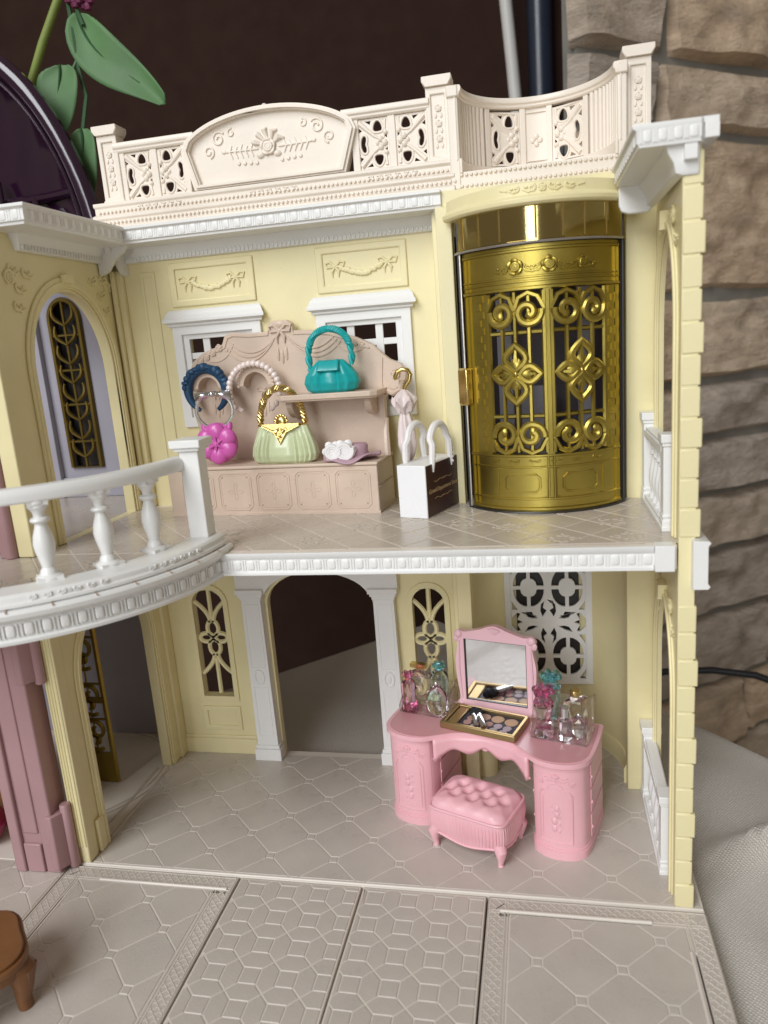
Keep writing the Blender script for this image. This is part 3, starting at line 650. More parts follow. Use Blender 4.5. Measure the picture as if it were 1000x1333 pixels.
def post_mb(x0, x1, y0, y1, z0, z1):
    mb = MB(); mb.box(x0, x1, y0, y1, z0, z1 - .45); mb.box(x0 - .04, x1 + .04, y0 - .06, y1 + .06, z0, z0 + .42); mb.box(x0 - .03, x1 + .03, y0 - .03, y1 + .03, z0 + .5, z0 + .62)
    mb.box(x0 - .05, x1 + .05, y0 - .05, y1 + .05, z1 - .46, z1 - .32); mb.box(x0 - .1, x1 + .1, y0 - .1, y1 + .1, z1 - .32, z1); return mb
for z0 in (0.0, 15.0):
    mb = MB(); mb.prism([(-.36, 1.75), (.12, 1.75), (.36, 7.75), (-.36, 7.75)], z0 + .01, z0 + .2, 'z'); mb.prism([(-.30, 1.9), (.08, 1.9), (.32, 7.7), (-.30, 7.7)], z0 + .2, z0 + .36, 'z'); rb = mb.build('railing', 'white', house, bev=0.03)
    mb = MB(); mb.prism([(-.32, 2.4), (.16, 2.4), (.30, 7.1), (-.30, 7.1)], z0 + 2.95, z0 + 3.22, 'z'); mb.prism([(-.26, 2.4), (.10, 2.4), (.24, 7.1), (-.24, 7.1)], z0 + 3.22, z0 + 3.34, 'z'); mb.build('railing_rail', 'white', rb, bev=0.04)
    for y0, y1, zt, x1 in ((7.05, 7.75, 3.95, .42), (1.85, 2.5, 3.7, .16)): post_mb(-.30, x1, y0, y1, z0 + .02, z0 + zt).build('railing_post', 'white', rb, bev=0.03)
    for y in (3.3, 4.3, 5.3, 6.3): place('baluster', bal_small, rb, (-.08 + (y - 3) * .03, y, z0 + .36), scale=(1.05, 1.05, 1.02))
# right cornice
CR_ = [(0, 27.2), (0.26, 27.3), (0.32, 27.62), (0.5, 27.9), (0.55, 28.08), (1.40, 28.1), (1.42, 28.2), (1.48, 28.22), (1.48, 28.6), (1.6, 28.66), (1.6, 28.78), (0, 28.8)]
mb = MB(); mb.sweep(CR_, [(-.05, 6.2, -1, 0), (-.05, 0.9, -1, 0), (-.05, -.05, -1, -.25), (.4, -.05, 0, -.25), (.42, 0.5, .32, 0)]); rc = mb.build('side_cornice', 'white', house, bev=0.02)
mb = MB(); mb.box(-.06, .95, -.3, 6.2, 28.62, 28.82); mb.box(.52, .95, -.35, 6.2, 28.18, 28.63); mb.box(-.08, .32, -.36, 0.1, 27.62, 28.15); mb.build('cornice_return', 'white', rc, bev=0.03)
y = 5.9
while y > 0.2: place('dentil', DM, rc, (-1.52, y, 28.2), -PI / 2, scale=(1, .8, .9)); y -= 0.56
for i in range(4): place('dentil', DM, rc, (-1.2 + i * .46, -.42, 28.2), 0, scale=(.85, .7, .9))
mb = MB(); mb.prism([(-.1, 28.1), (-.1, 27.2), (-.25, 27.05), (-1.0, 27.05), (-1.28, 27.15), (-1.38, 27.4), (-1.38, 28.1)], 6.2, 6.5, 'y'); mb.build('cornice_bracket', 'white', rc, bev=0.05)

# ---- lift tower: shaft, recess on the ground floor, cap, gold door
TX, TY, TR = -4.6, 9.37, 4.1
mb = MB(); mb.box(-9.0, -8.3, 7.92, 8.7, 0, 28.4); mb.box(-.95, .42, 7.92, 8.7, 0, 28.4); mb.box(-9.28, -8.9, 8.7, 9.9, 0, 28.4)
tower = mb.build('lift_tower', 'cream_yellow', house, bev=0.05)
mb = MB(); path = [(TX + 3.78 * math.cos(rad(a)), TY + 3.78 * math.sin(rad(a)), -math.cos(rad(a)), -math.sin(rad(a))) for a in range(-14, 195, 4)]
mb.sweep([(0, 0), (0, 28.2), (-.3, 28.2), (-.3, 0)], path); mb.sweep([(0, 0), (.14, 0), (.14, .8), (.05, 1.0), (0, 1.0)], path)
mb.build('shaft_wall', 'cream_yellow', tower)
mb = MB(); mb.prism([(TX + 3.8 * math.cos(rad(a)), TY + 3.8 * math.sin(rad(a))) for a in range(0, 360, 8)], 14.2, 14.9, 'z'); mb.build('shaft_floor', 'upper_taupe', tower)
mb = MB(); mb.lathe([(.55, 0), (.55, 4.6), (.7, 4.7), (.7, 5)], -8.0, 9.0, 14); mb.build('shaft_post', 'cream_yellow', tower)
# white pierced window at the back of the recess
def sector(cx, cz, rx, rz, a0, a1, n=8, g=0.08):
    pts = [(cx + rx * math.cos(rad(a0 + (a1 - a0) * i / n)), cz + rz * math.sin(rad(a0 + (a1 - a0) * i / n))) for i in range(n + 1)]
    am = rad((a0 + a1) / 2); c0 = (cx + .16 * math.cos(am), cz + .16 * math.sin(am))
    return [c0] + pts
hl = []; WX = -4.58; wz0, wz1 = 3.55, 10.75
for cz in (9.15, 5.15):
    for s_ in (-1, 1):
        cx = WX + s_ * 1.02
        for a0, a1 in ((8, 82), (98, 172), (188, 262), (278, 352)):
            g = 0.10; am = rad((a0 + a1) / 2); ox, oz = g * (1 if math.cos(am) > 0 else -1), g * (1 if math.sin(am) > 0 else -1)
            nub = [(cx + ox + .34 * math.cos(rad(t)) * (1 if ox > 0 else -1), cz + oz + .42 * math.sin(rad(t)) * (1 if oz > 0 else -1)) for t in (90, 60, 30, 0)]
            ar = [(cx + ox + .72 * math.cos(rad(t)) * (1 if ox > 0 else -1), cz + oz + 1.0 * math.sin(rad(t)) * (1 if oz > 0 else -1)) for t in (0, 15, 30, 45, 60, 75, 90)]
            hl.append(nub + ar)
        for t_ in (-1, 1):
            x_, z_ = cx + s_ * .92, cz + t_ * 1.28; hl.append([(x_, z_), (x_ - s_ * .32, z_), (x_ - s_ * .06, z_ - t_ * .4), (x_, z_ - t_ * .5)])
for s_ in (-1, 1):
    for t_ in (-1, 1):
        cx, cz = WX + s_ * .30, 7.15 + t_ * .74
        hl.append([(cx - s_ * .22, cz - t_ * .05), (cx, cz - t_ * .42), (cx + s_ * .12, cz - t_ * .1), (cx + s_ * .08, cz + t_ * .3), (cx - s_ * .1, cz + t_ * .48), (cx - s_ * .02, cz + t_ * .1)])
        cx, cz = WX + s_ * .98, 7.15 + t_ * .3
        hl.append([(cx - s_ * .42, cz - t_ * .05), (cx - s_ * .1, cz + t_ * .14), (cx + s_ * .3, cz + t_ * .26), (cx + s_ * .1, cz - t_ * .04), (cx - s_ * .15, cz - t_ * .1)])
    cx, cz = WX + s_ * 1.78, 7.15
    hl.append([(cx + s_ * .2, cz + .22), (cx - s_ * .1, cz + .55), (cx - s_ * .28, cz + .5), (cx - s_ * .1, cz + .15), (cx - s_ * .42, cz), (cx - s_ * .1, cz - .15), (cx - s_ * .28, cz - .5), (cx - s_ * .1, cz - .55), (cx + s_ * .2, cz - .22)])
mb = MB(); mb.prism(rect(WX - 2.08, WX + 2.08, wz0 + .25, wz1), 12.42, 12.6, 'y', hl); mb.prism(rect(WX - 2.32, WX + 2.32, wz0, wz1 + .3), 12.3, 12.72, 'y', [rect(WX - 2.0, WX + 2.0, wz0 + .32, wz1)]); mb.build('pierced_window', 'white', tower, bev=0.02)
mb = MB(); mb.box(WX - 2.1, WX + 2.1, 12.75, 12.8, wz0, wz1 + .2); mb.build('window_dark_sheet', 'dark_trim', tower)  # added dark sheet standing in for the dark view outside the window
# pale cap over the door
def ring_path(r, a0, a1, st=3): return [(TX + r * math.sin(rad(a)), TY - r * math.cos(rad(a)), math.sin(rad(a)), -math.cos(rad(a))) for a in range(a0, a1 + 1, st)]
mb = MB(); mb.sweep([(-1.5, 27.66), (.22, 27.66), (.32, 27.74), (.34, 27.9), (.26, 27.98), (.14, 28.05), (.12, 28.5), (-1.5, 28.55)], ring_path(TR, -66, 66)); cap = mb.build('door_cap', 'cream_yellow', tower, bev=0.02)
def cyl(r): return lambda a, b, d: (TX + (r + d) * math.sin(rad(a)), TY - (r + d) * math.cos(rad(a)), b)
mb = MB(); cm = cyl(TR + .13); mb.mp = lambda a, b, d: cm(3 + a * 13.5, b, d)
rose(mb, 0, 28.27, .16, .02, .35)
for s_ in (-1, 1): flourish(mb, s_ * .25, 28.27, s_, .32, .05); flourish(mb, s_ * .9, 28.27, s_, .26, .045); mb.tube([(s_ * 1.4, 28.25, .01), (s_ * 1.7, 28.33, .01)], .04, 5)
mb.build('cap_relief', 'cream_yellow', tower)
mb = MB(); mb.box(-8.3, -.95, 8.72, 9.2, 27.2, 28.39); mb.box(-8.9, -.04, 8.2, 13.2, 28.42, 29.08); mb.split('tower_head', 'cream_yellow', tower)
# door
OFF = 4.4
mb = MB(); mb.sweep([(-.25, 26.28), (.04, 26.28), (.04, 26.34), (0, 26.36), (0, 27.68), (-.25, 27.68)], ring_path(TR, -57, 60)); door_head = mb.build('door_head', 'gold_head', house)
mb = MB()
for a in (-50, -36, -22, -1, 14, 27, 42): mb.tube([cyl(TR)(a, 26.4, .0), cyl(TR)(a, 27.66, .0)], .045, 6)
mb.split('head_rib', 'gold_light', door_head)
MB().tube([cyl(TR)(a, 26.26, .06) for a in range(-58, 59, 3)], .05, 6).build('head_bead', 'steel_trim', door_head)
mb = MB(); R0 = TR - .12
for (z0, z1) in ((24.42, 26.2), (15.08, 17.62)): mb.sweep([(-.22, z0), (0, z0), (0, z1), (-.22, z1)], ring_path(R0, -54, 56, 2))
for (a0, a1) in ((-54, -34), (43, 56)): mb.sweep([(-.22, 17.62), (0, 17.62), (0, 24.42), (-.22, 24.42)], ring_path(R0, a0, a1, 1))
door = mb.build('lift_door', 'gold', house)
mb = MB(cyl(R0)); 
def hoop(z, th, a0=-53, a1=55, d=0): mb.tube([(a, z, d) for a in range(a0, a1 + 1, 2)], th, 6)
for z, th in ((26.0, .07), (24.95, .05), (24.78, .05), (24.5, .09), (17.55, .07), (17.05, .05), (15.65, .06), (15.2, .09)): hoop(z, th)
for a in (-51, -47, 50, 54): mb.tube([(a, 15.1, .02), (a, 26.0, .02)], .06, 6)
mb.build('door_hoops', 'gold', door)
K = 57.2958 / R0                                     # degrees for one centimetre
def flat_on(ac): return lambda a, b, d: cyl(R0)(ac + a * K, b, d)
for xc in (-1.25, 0.1, 1.5):
    mb = MB(flat_on(OFF)); s_ = .26 if xc > .5 else .33; rose(mb, xc, 25.38, s_, .03, .5)
    for t_ in (-1, 1): flourish(mb, xc + t_ * s_, 25.3, t_, s_ * 1.1, .045)
    mb.build('rose_relief', 'gold', door)
mb = MB(flat_on(OFF))
for i in range(11): flourish(mb, -2.3 + i * .46, 17.32, 1 if i % 2 else -1, .15, .03)
mb.build('frieze_relief', 'gold', door)
for s_ in (-1, 1):                                    # two pierced halves
    mb = MB(flat_on(OFF + s_ * 19.5)); W2, z0, z1 = 1.2, 17.7, 24.38; zc = (z0 + z1) / 2
    for x in (-W2, W2): mb.tube([(x, z0, 0), (x, z1, 0)], .11, 6)
    for x in (-.58, 0, .58):
        mb.tube([(x, z0, -.04), (x, zc - .95 if x == 0 else zc - .30, -.04)], .10, 6); mb.tube([(x, zc + .95 if x == 0 else zc + .30, -.04), (x, z1, -.04)], .10, 6)
    for z in (19.25, 22.75): mb.tube([(-W2, z, -.02), (W2, z, -.02)], .10, 6)
    mb.build('grille_bars', 'gold', door)
    for zt, t_ in ((23.55, 1), (18.45, -1)):
        for h in (-1, 1):
            mb = MB(flat_on(OFF + s_ * 19.5))
            pts = [(h * .56 + x, zt + t_ * y) for x, y in spiral(0, 0, .16, .56, -60 if h > 0 else 240, -60 + 430 if h > 0 else 240 - 430, 26)]
            mb.tube(loop3(pts, .05), [.155] * 27, 8); mb.ball((pts[0][0], pts[0][1], .06), (.19, .19, .12), 8, 5)
            mb.tube(loop3([(h * W2, zt + t_ * .15), (h * .95, zt + t_ * .62), (h * .58, zt + t_ * .78), (h * .2, zt + t_ * .6), (0, zt + t_ * .1)], .03), .12, 6)
            mb.build('scroll', 'gold', door)
    mb = MB(flat_on(OFF + s_ * 19.5))
    for k in range(4):
        a = k * PI / 2; ca, sa = math.cos(a), math.sin(a); lr, wd = (.86, .36) if k % 2 == 0 else (1.06, .46)
        lo = [(.16 + t * lr, wd * math.sin(PI * min(1, t * 1.02)) * (1.05 - .25 * t)) for t in [i / 9 for i in range(10)]]
        lo = lo + [(x, -y) for x, y in lo[::-1]][1:-1]
        mb.tube([(x * ca - y * sa, zc + x * sa + y * ca, .06) for x, y in lo], .15, 8, True)
        mb.ball((ca * .30, zc + sa * .30, .04), (.42 if k % 2 == 0 else .28, .28 if k % 2 == 0 else .44, .13), 8, 5)
        mb.tube([(ca * .5, zc + sa * .5, .03), (ca * (lr + .1), zc + sa * (lr + .1), .03)], [.16, .05], 6)
    mb.prism([(-.34, zc), (0, zc - .44), (.34, zc), (0, zc + .44)], 0, .15, 'z'); mb.ball((0, zc, .14), (.1, .14, .07), 8, 5)
    mb.build('flower_boss', 'gold', door)
    mb = MB(flat_on(OFF + s_ * 18.5)); w_ = .78; c_ = .16
    oc = [(-w_ + c_, 15.95), (w_ - c_, 15.95), (w_, 15.95 + c_), (w_, 16.72 - c_), (w_ - c_, 16.72), (-w_ + c_, 16.72), (-w_, 16.72 - c_), (-w_, 15.95 + c_)]
    mb.tube(loop3(oc, .01), .055, 6, True); mb.tube(loop3(rect(-1.08, 1.08, 15.74, 16.98), .01), .045, 6, True); mb.build('door_panel', 'gold', door)
mb = MB(flat_on(OFF)); mb.box(-.16, .16, 17.6, 24.45, -.12, .06); mb.tube([(-.12, 15.7, .02), (-.12, 24.4, .06)], .05, 6); mb.tube([(.12, 15.7, .02), (.12, 24.4, .06)], .05, 6); mb.build('door_mullion', 'gold', door)
# little brick courses on both door edges
def small_brick(a, z):
    mb = MB(flat_on(a)); mb.box(-.17, .17, z, z + .27, -.02, .05); return mb
for i in range(20):
    for a in ((47.0,) if i % 2 else (49.5,)): small_brick(a, 17.75 + i * .335).build('brick', 'gold', door)
    for a in ((-38.5,) if i % 2 else (-41.0,)): small_brick(a, 17.75 + i * .335).build('brick', 'gold', door)
mb = MB(flat_on(-52.5)); mb.prism([(-.3, 19.75), (.34, 19.75), (.34, 21.4), (-.3, 21.4)], -.05, .42, 'z'); mb.build('door_handle', 'gold_light', door, bev=0.09)
for a in (-56.6, 58.0):
    mb = MB(); mb.tube([cyl(TR + .02)(a, 15.02, -.05), cyl(TR + .02)(a, 27.5, -.05)], .07, 8); mb.build('door_track', 'dark_trim', door)
for a in (-55.0,):
    mb = MB(); mb.tube([cyl(TR + .02)(a, 15.02, -.05), cyl(TR + .02)(a, 26.2, -.05)], .045, 8); mb.build('door_rod', 'steel_trim', door)
MB().tube([cyl(TR)(a, 15.03, -.02) for a in range(-57, 60, 3)], .06, 6).build('door_sill', 'dark_trim', door)
mb = MB(); mb.sweep([(0, 15.0), (0, 28.0), (.05, 28.0), (.05, 15.0)], [(TX + 3.6 * math.cos(rad(a)), TY + 3.6 * math.sin(rad(a)), -math.cos(rad(a)), -math.sin(rad(a))) for a in range(-6, 187, 6)]); mb.build('shaft_dark_sheet', 'shaft_shade_grey', tower)  # added dark sheet: makes the cream shaft look shaded behind the grille
mb = MB(); mb.box(-5.6, -3.9, 10.4, 10.7, 15.1, 20.2); mb.box(-6.6, -5.9, 9.6, 9.9, 18.2, 25.5); mb.box(-2.9, -2.2, 10.0, 10.3, 17.5, 25.0); mb.split('shaft_guide', 'lavender', tower, bev=.05)

# ---- balcony round the left front corner
BX, BY = -26.2, 0.5
def ba(r, a): return (BX + r * math.cos(rad(a)), BY + r * math.sin(rad(a)))
def bpath(r, a0=2, a1=-122, st=-2): return [(*ba(r, a), math.cos(rad(a)), math.sin(rad(a))) for a in range(a0, a1, st)]
balc = MB(); balc.prism([ba(8.6, a) for a in range(0, -125, -3)] + [(-31, -.5), (-26.6, .4), (-17.6, .4)], 14.15, 14.98, 'z'); balcony = balc.build('balcony', 'upper_line', house)
dcl = []
for key, cx, cy, poly in diamonds(-4.0, 1.6, 2.05, 2.3, (-36, -17), (-9, 1)):
    p = [(x + cx, y + cy) for x, y in poly]
    for a in range(0, 360, 10):
        p = clip(p, math.cos(rad(a)), math.sin(rad(a)), math.cos(rad(a)) * BX + math.sin(rad(a)) * BY + 7.6)
        if len(p) < 3: break
    if len(p) >= 3: dcl.append(('x%f%f' % (cx, cy), 0, 0, p))
lay(dcl, balcony, 14.98, 'upper_taupe', (-34, -17.6, -8.5, 0.30))
mb = MB(); mb.sweep([(-.6, 14.05), (.10, 14.05), (.12, 14.18), (.03, 14.24), (.03, 14.78), (.12, 14.86), (.26, 14.95), (.30, 15.12), (.22, 15.24), (-.6, 15.24)], bpath(8.68)); bf = mb.build('balcony_fascia', 'white', house, bev=0.015)
DM2 = dentil_mesh()
for i in range(34):
    a = -1.6 - i * 3.65; q = ba(8.74, a); place('dentil', DM2, balcony, (q[0], q[1], 14.28), rad(a + 90), scale=(.92, .9, 1.05))
mb = MB(); mb.sweep([(-1.3, 15.0), (0, 15.26), (.06, 15.3), (.05, 15.40), (-.02, 15.46), (-.05, 15.62), (-.15, 15.70), (-1.3, 15.70)], bpath(8.72, 1)); mb.build('balcony_curb', 'white', balcony, bev=0.02)
for ac in (-20, -47, -74):
    mb = MB(); mb.mp = lambda a, b, d, ac=ac: (*ba(8.69 + d, ac + a * 6.6), b)
    for s_ in (-1, 1):
        for k in range(3): flourish(mb, s_ * (.12 + k * .45), 15.54, s_, .17, .035)
    rose(mb, 0, 15.54, .08, .01, .4); mb.build('curb_relief', 'white', balcony)
mb = MB()
for a in range(-6, -110, -9): mb.tube([(*ba(8.64, a), 15.25), (*ba(8.98, a), 15.235)], .03, 4)
mb.build('curb_notch_shade', 'peach_dark', balcony)  # dark ticks: shading of the notches painted as thin bars
BAL2 = [(.46, 0), (.46, .10), (.40, .16), (.30, .20), (.27, .34), (.20, .42), (.24, .62), (.33, 1.0), (.36, 1.25), (.32, 1.55), (.22, 1.85), (.19, 1.98), (.30, 2.04), (.33, 2.10), (.30, 2.17), (.19, 2.22), (.20, 2.36), (.28, 2.50), (.34, 2.56), (.34, 2.66), (.38, 2.70), (.38, 2.86)]
mb = MB(); mb.lathe(BAL2, n=20); mb.box(-.42, .42, -.42, .42, 0, .13); mb.box(-.33, .33, -.33, .33, 2.64, 2.86); B2 = mb.mesh('baluster', 'white')
for a in (-18, -34, -50, -66, -82, -98): q = ba(7.25, a); place('baluster', B2, balcony, (*q, 15.68), rad(a))
mb = MB(); mb.sweep([(-.36, 18.52), (-.30, 18.46), (.30, 18.46), (.36, 18.52), (.38, 18.7), (.34, 18.88), (.24, 18.98), (-.24, 18.98), (-.34, 18.88), (-.38, 18.7)], bpath(7.28, 0)); mb.build('balcony_rail', 'white', balcony)
mb = MB(); mb.box(-18.72, -17.92, .02, .78, 15.68, 19.2); mb.box(-18.86, -17.80, -.12, .92, 19.2, 19.34); mb.box(-18.98, -17.68, -.24, 1.04, 19.34, 19.66); mb.build('balcony_post', 'white', balcony, bev=0.04)

# ================================================================== roof balustrade (clips on, a thing of its own)
bal = thing('roof_balustrade', 'ivory balustrade with oval crest and pierced panels on the roof', 'balustrade', (0, 9.0, 29.1))
# local frame: y = 0 is the front face, z = 0 its underside; x stays that of the house
def cpath(r, st=5): return [(-4.5 + r * math.cos(rad(a)), -.5 + r * math.sin(rad(a)), -math.cos(rad(a)), -math.sin(rad(a))) for a in range(0, 181, st)]
mb = MB(); mb.sweep([(-.9, 0), (.55, 0), (.55, .22), (.42, .28), (.42, .52), (.50, .6), (.50, .74), (.30, .84), (.30, 1.12), (.38, 1.2), (.38, 1.36), (-.9, 1.36)], [(-25.75, 0, -.4, -1), (-8.1, 0, 0, -1)])
mb.prism([(-8.3, -.42)] + [(-.6, -.42), (.3, -.42), (.3, 3.9), (-8.3, 3.9)], 0.0, .74, 'z'); mb.sweep([(0, .7), (.12, .7), (.12, 1.3), (0, 1.3)], cpath(3.35)); base = mb.build('base', 'ivory', bal, bev=0.03)
mb = MB()
for i in range(84): mb.ball((-25.7 + i * .212, -.47, .4), (.085, .07, .075), 6, 4); mb.ball((-25.6 + i * .212, -.35, .92), (.08, .06, .07), 6, 4)
for i in range(36): mb.ball((-7.8 + i * .212, -.46, .62), (.085, .07, .075), 6, 4); mb.ball((-7.8 + i * .212, -.46, .16), (.085, .07, .075), 6, 4)
mb.build('bead_moulding', 'ivory', bal)
for xc in (-22.4, -16.6, -10.9):
    mb = MB(facing(-.31))
    for s_ in (-1, 1):
        for k in range(3): flourish(mb, xc + s_ * (.1 + k * .4), 1.02, s_, .16, .035)
    mb.build('base_relief', 'ivory', bal)
RAILP = [(-.25, 3.55), (.12, 3.55), (.18, 3.62), (.18, 3.70), (.25, 3.76), (.27, 3.9), (.22, 4.0), (-.25, 4.02)]
mb = MB(); mb.sweep(RAILP, [(-24.5, 0, 0, -1), (-20.3, 0, 0, -1)]); mb.sweep(RAILP, [(-13.1, 0, 0, -1), (-9.1, 0, 0, -1)]); mb.sweep([(o, z + .25) for o, z in RAILP], cpath(3.42)); mb.split('top_rail', 'ivory', bal, bev=0.02)
for xc in (-24.8, -8.72, -0.3):                                             # posts with a flower string
    mb = MB(); mb.prism(rect(xc - .52, xc + .52, 1.3, 4.4), -.16, .6, 'y', [rect(xc - .3, xc + .3, 1.6, 4.1)]); mb.box(xc - .32, xc + .32, -.06, .5, 1.55, 4.15); mb.box(xc - .56, xc + .56, -.2, .64, 1.28, 1.48)
    mb.prism([(xc - .52, 4.4), (xc + .52, 4.4), (xc + .66, 4.62), (xc + .66, 4.82), (xc - .66, 4.82), (xc - .66, 4.62)], -.30, .74, 'y'); post = mb.build('post', 'ivory', bal, bev=0.04)
    mb = MB(facing(-.06))
    for k in range(3): rose(mb, xc, 3.55 - k * .62, .15, .01, .45); mb.ball((xc - .12, 3.25 - k * .62, .01), (.07, .12, .05), 6, 4); mb.ball((xc + .12, 3.25 - k * .62, .01), (.07, .12, .05), 6, 4)
    mb.build('flower_string', 'ivory', post)
def pierced(mb, a, b, w_, h, flip):
    """half a flower: a sheet pierced by rounded lobes, with raised long petals and a cluster of buds"""
    s_ = -1 if flip else 1; hw, hh = w_ / 2, h / 2
    def Q(u, v): return (a + s_ * u * hw / .75, b + v * hh / 1.05)
    th = [i * PI / 8 for i in range(16)]
    lobes = [[Q(-.40 + .20 * math.cos(t) * (1 if math.cos(t) < 0 else .45 + .75 * abs(math.sin(t))), .40 * math.sin(t)) for t in th]]
    tris = []
    for k in (1, -1):
        lobes.append([Q(.25 + .25 * math.cos(t), k * (.66 + .27 * math.sin(t) - .05 * math.cos(2 * t))) for t in th])
        tris += [[Q(-.65, k * .48), Q(-.65, k * .74), Q(-.47, k * .58)], [Q(-.34, k * .96), Q(-.04, k * .96), Q(-.1, k * .80)], [Q(.66, k * .96), Q(.50, k * .96), Q(.62, k * .74)], [Q(.66, k * .34), Q(.52, k * .30), Q(.66, k * .18)]]
    mb.prism([Q(-.76, -1.06), Q(.76, -1.06), Q(.76, 1.06), Q(-.76, 1.06)], -.06, .05, 'z', lobes + tris)
    for l in lobes: mb.tube(loop3(l, .05), .06, 6, True)
    for k in (1, -1):
        mb.tube(loop3([Q(.42, k * .10), Q(.05, k * .34), Q(-.22, k * .58), Q(-.58, k * .92)], .05), [.05, .08, .10, .13], 8)
        mb.tube(loop3([Q(.5, k * .2), Q(.56, k * .5), Q(.6, k * .95)], .04), [.05, .07, .08], 6)
        mb.ball((*Q(.36, k * .17), .08), (.14, .14, .10), 8, 5); mb.ball((*Q(.60, k * .42), .08), (.11, .11, .09), 8, 5)
    mb.ball((*Q(.54, 0), .09), (.14, .15, .10), 8, 5); mb.ball((*Q(.2, 0), .06), (.09, .11, .07), 8, 5)
for xc, fl in ((-23.4, False), (-21.6, True), (-11.75, False), (-9.95, True)):
    mb = MB(facing(.05)); pierced(mb, xc, 2.48, 1.5, 2.1, fl); mb.build('pierced_panel', 'ivory', bal)
mb = MB(); 
for xc in (-22.5, -10.85, -24.2, -20.9, -12.55, -9.15): mb.box(xc - .17, xc + .17, -.08, .25, 1.3, 3.6)
mb.split('mullion', 'ivory', bal, bev=0.03)
for x0, x1 in ((-8.28, -7.82), (-1.18, -.78)): mb = MB(); mb.box(x0, x1, -.45, .9, .02, 3.86); mb.box(x0 - .03, x1 + .03, -.55, .95, 3.78, 4.26); mb.build('bay_end', 'ivory', bal, bev=0.06)
# crest
crest = [(-20.5, 1.40), (-13.05, 1.40), (-12.45, 3.2)] + arc(-16.68, 2.65, 4.6, 28, 152, 24, 2.02) + [(-20.95, 3.2)]
def shrink(poly, k, cx=-16.7, cz=2.95): return [(cx + (x - cx) * (1 - k), cz + (z - cz) * (1 - k * 1.75)) for x, z in poly]
mb = MB(); mb.prism(crest, -.30, .30, 'y', [shrink(crest, .085)]); mb.prism(shrink(crest, .03), -.42, -.1, 'y', [shrink(crest, .07)]); cr = mb.build('crest_frame', 'ivory', bal, bev=0.05)
mb = MB(); mb.prism(shrink(crest, .07), -.06, .25, 'y'); mb.ball((-16.7, -.05, 4.68), (.14, .14, .12), 8, 5); mb.build('crest_field', 'ivory', bal)
mb = MB(facing(-.06)); rose(mb, -16.7, 2.95, .38, .02, .5); [mb.ball((-16.7 + s_ * .42, 2.62, .03), (.2, .14, .1), 8, 5) for s_ in (-1, 1)]
for k in range(5): t = PI * (k + .5) / 5; mb.tube([(-16.7 + .3 * math.cos(t), 3.0 + .3 * math.sin(t), .02), (-16.7 + .62 * math.cos(t + .2), 3.05 + .62 * math.sin(t + .1), .05), (-16.7 + .85 * math.cos(t), 3.0 + .78 * math.sin(t), .02)], [.06, .14, .05], 6)
for s_ in (-1, 1):
    for k in range(5):
        x = -16.7 + s_ * (.75 + k * .26); mb.tube([(x, 2.9 + (.22 if k % 2 else .3) * 1.0, .02), (x + s_ * .12, 2.9, .02), (x, 2.62, .02)], [.03, .06, .03], 5)
    mb.tube([(-16.7 + s_ * .5, 2.92, .02), (-16.7 + s_ * 2.1, 2.95, .02)], .05, 5); mb.ball((-16.7 + s_ * 2.2, 2.97, .02), (.14, .1, .06), 7, 4)
    mb.tube(loop3([(-16.7 + s_ * (x + 16.7), z) for x, z in spiral(-14.3, 3.55, .08, .34, 0, 500)], .02), .055, 6)
    mb.tube(loop3([(-16.7 + s_ * (x + 16.7), z) for x, z in spiral(-13.75, 3.05, .08, .28, 180, 620)], .02), .055, 6)
    mb.tube(loop3([(-16.7 + s_ * (x + 16.7), z) for x, z in spiral(-14.95, 3.75, .05, .2, 90, 460)], .02), .045, 6)
    for k in range(4): mb.ball((-16.7 + s_ * (.62 + k * .3), 2.32 + .02 * k, .02), (.1, .1, .06), 7, 4)
mb.build('crest_flowers', 'ivory', bal)
# concave bay
CBR = 3.42
def bay(r): return lambda a, b, d: (-4.5 + (r - d) * math.sin(rad(a)), -.5 + (r - d) * math.cos(rad(a)), b)
mb = MB(); mb.sweep([(-.05, 1.25), (.0, 1.25), (.0, 3.85), (-.05, 3.85)], cpath(CBR)[:10]); mb.sweep([(-.05, 1.25), (.0, 1.25), (.0, 3.85), (-.05, 3.85)], cpath(CBR)[-10:]); mb.sweep([(-.05, 1.25), (.0, 1.25), (.0, 3.85), (-.05, 3.85)], cpath(CBR)[16:21]); mb.split('bay_wall', 'ivory', bal)
flute = MB().lathe([(.12, 1.28), (.12, 3.8)], n=8).mesh('flute', 'ivory')
for s_ in (-1, 1):
    for k in range(9): q = bay(CBR - .03)(s_ * (47 + k * 4.6), 0, 0); place('flute', flute, bal, (q[0], q[1], 0))
    mb = MB(); f = bay(CBR); kk = 57.2958 / CBR; mb.mp = lambda a, b, d, s_=s_: f(s_ * 26 + a * kk, b, d); pierced(mb, 0, 2.5, 1.55, 2.3, s_ > 0); mb.build('pierced_panel', 'ivory', bal)
    mb = MB(); mb.mp = lambda a, b, d, s_=s_: f(a, b, d)
    for a in (s_ * 10.5, s_ * 41): mb.box(a - 2.2, a + 2.2, 1.3, 3.8, -.1, .1)
    mb.split('mullion', 'ivory', bal, bev=0.02)
mb = MB(lambda a, b, d: f(a * kk, b, d)); 
for k in range(4): a = k * PI / 2; mb.ball((.17 * math.cos(a), 2.4 + .17 * math.sin(a), .03), (.13, .13, .06), 8, 4)
mb.tube(loop3(rect(-.5, .5, 1.5, 3.6), .02), .04, 4, True); mb.build('bay_flower', 'ivory', bal)

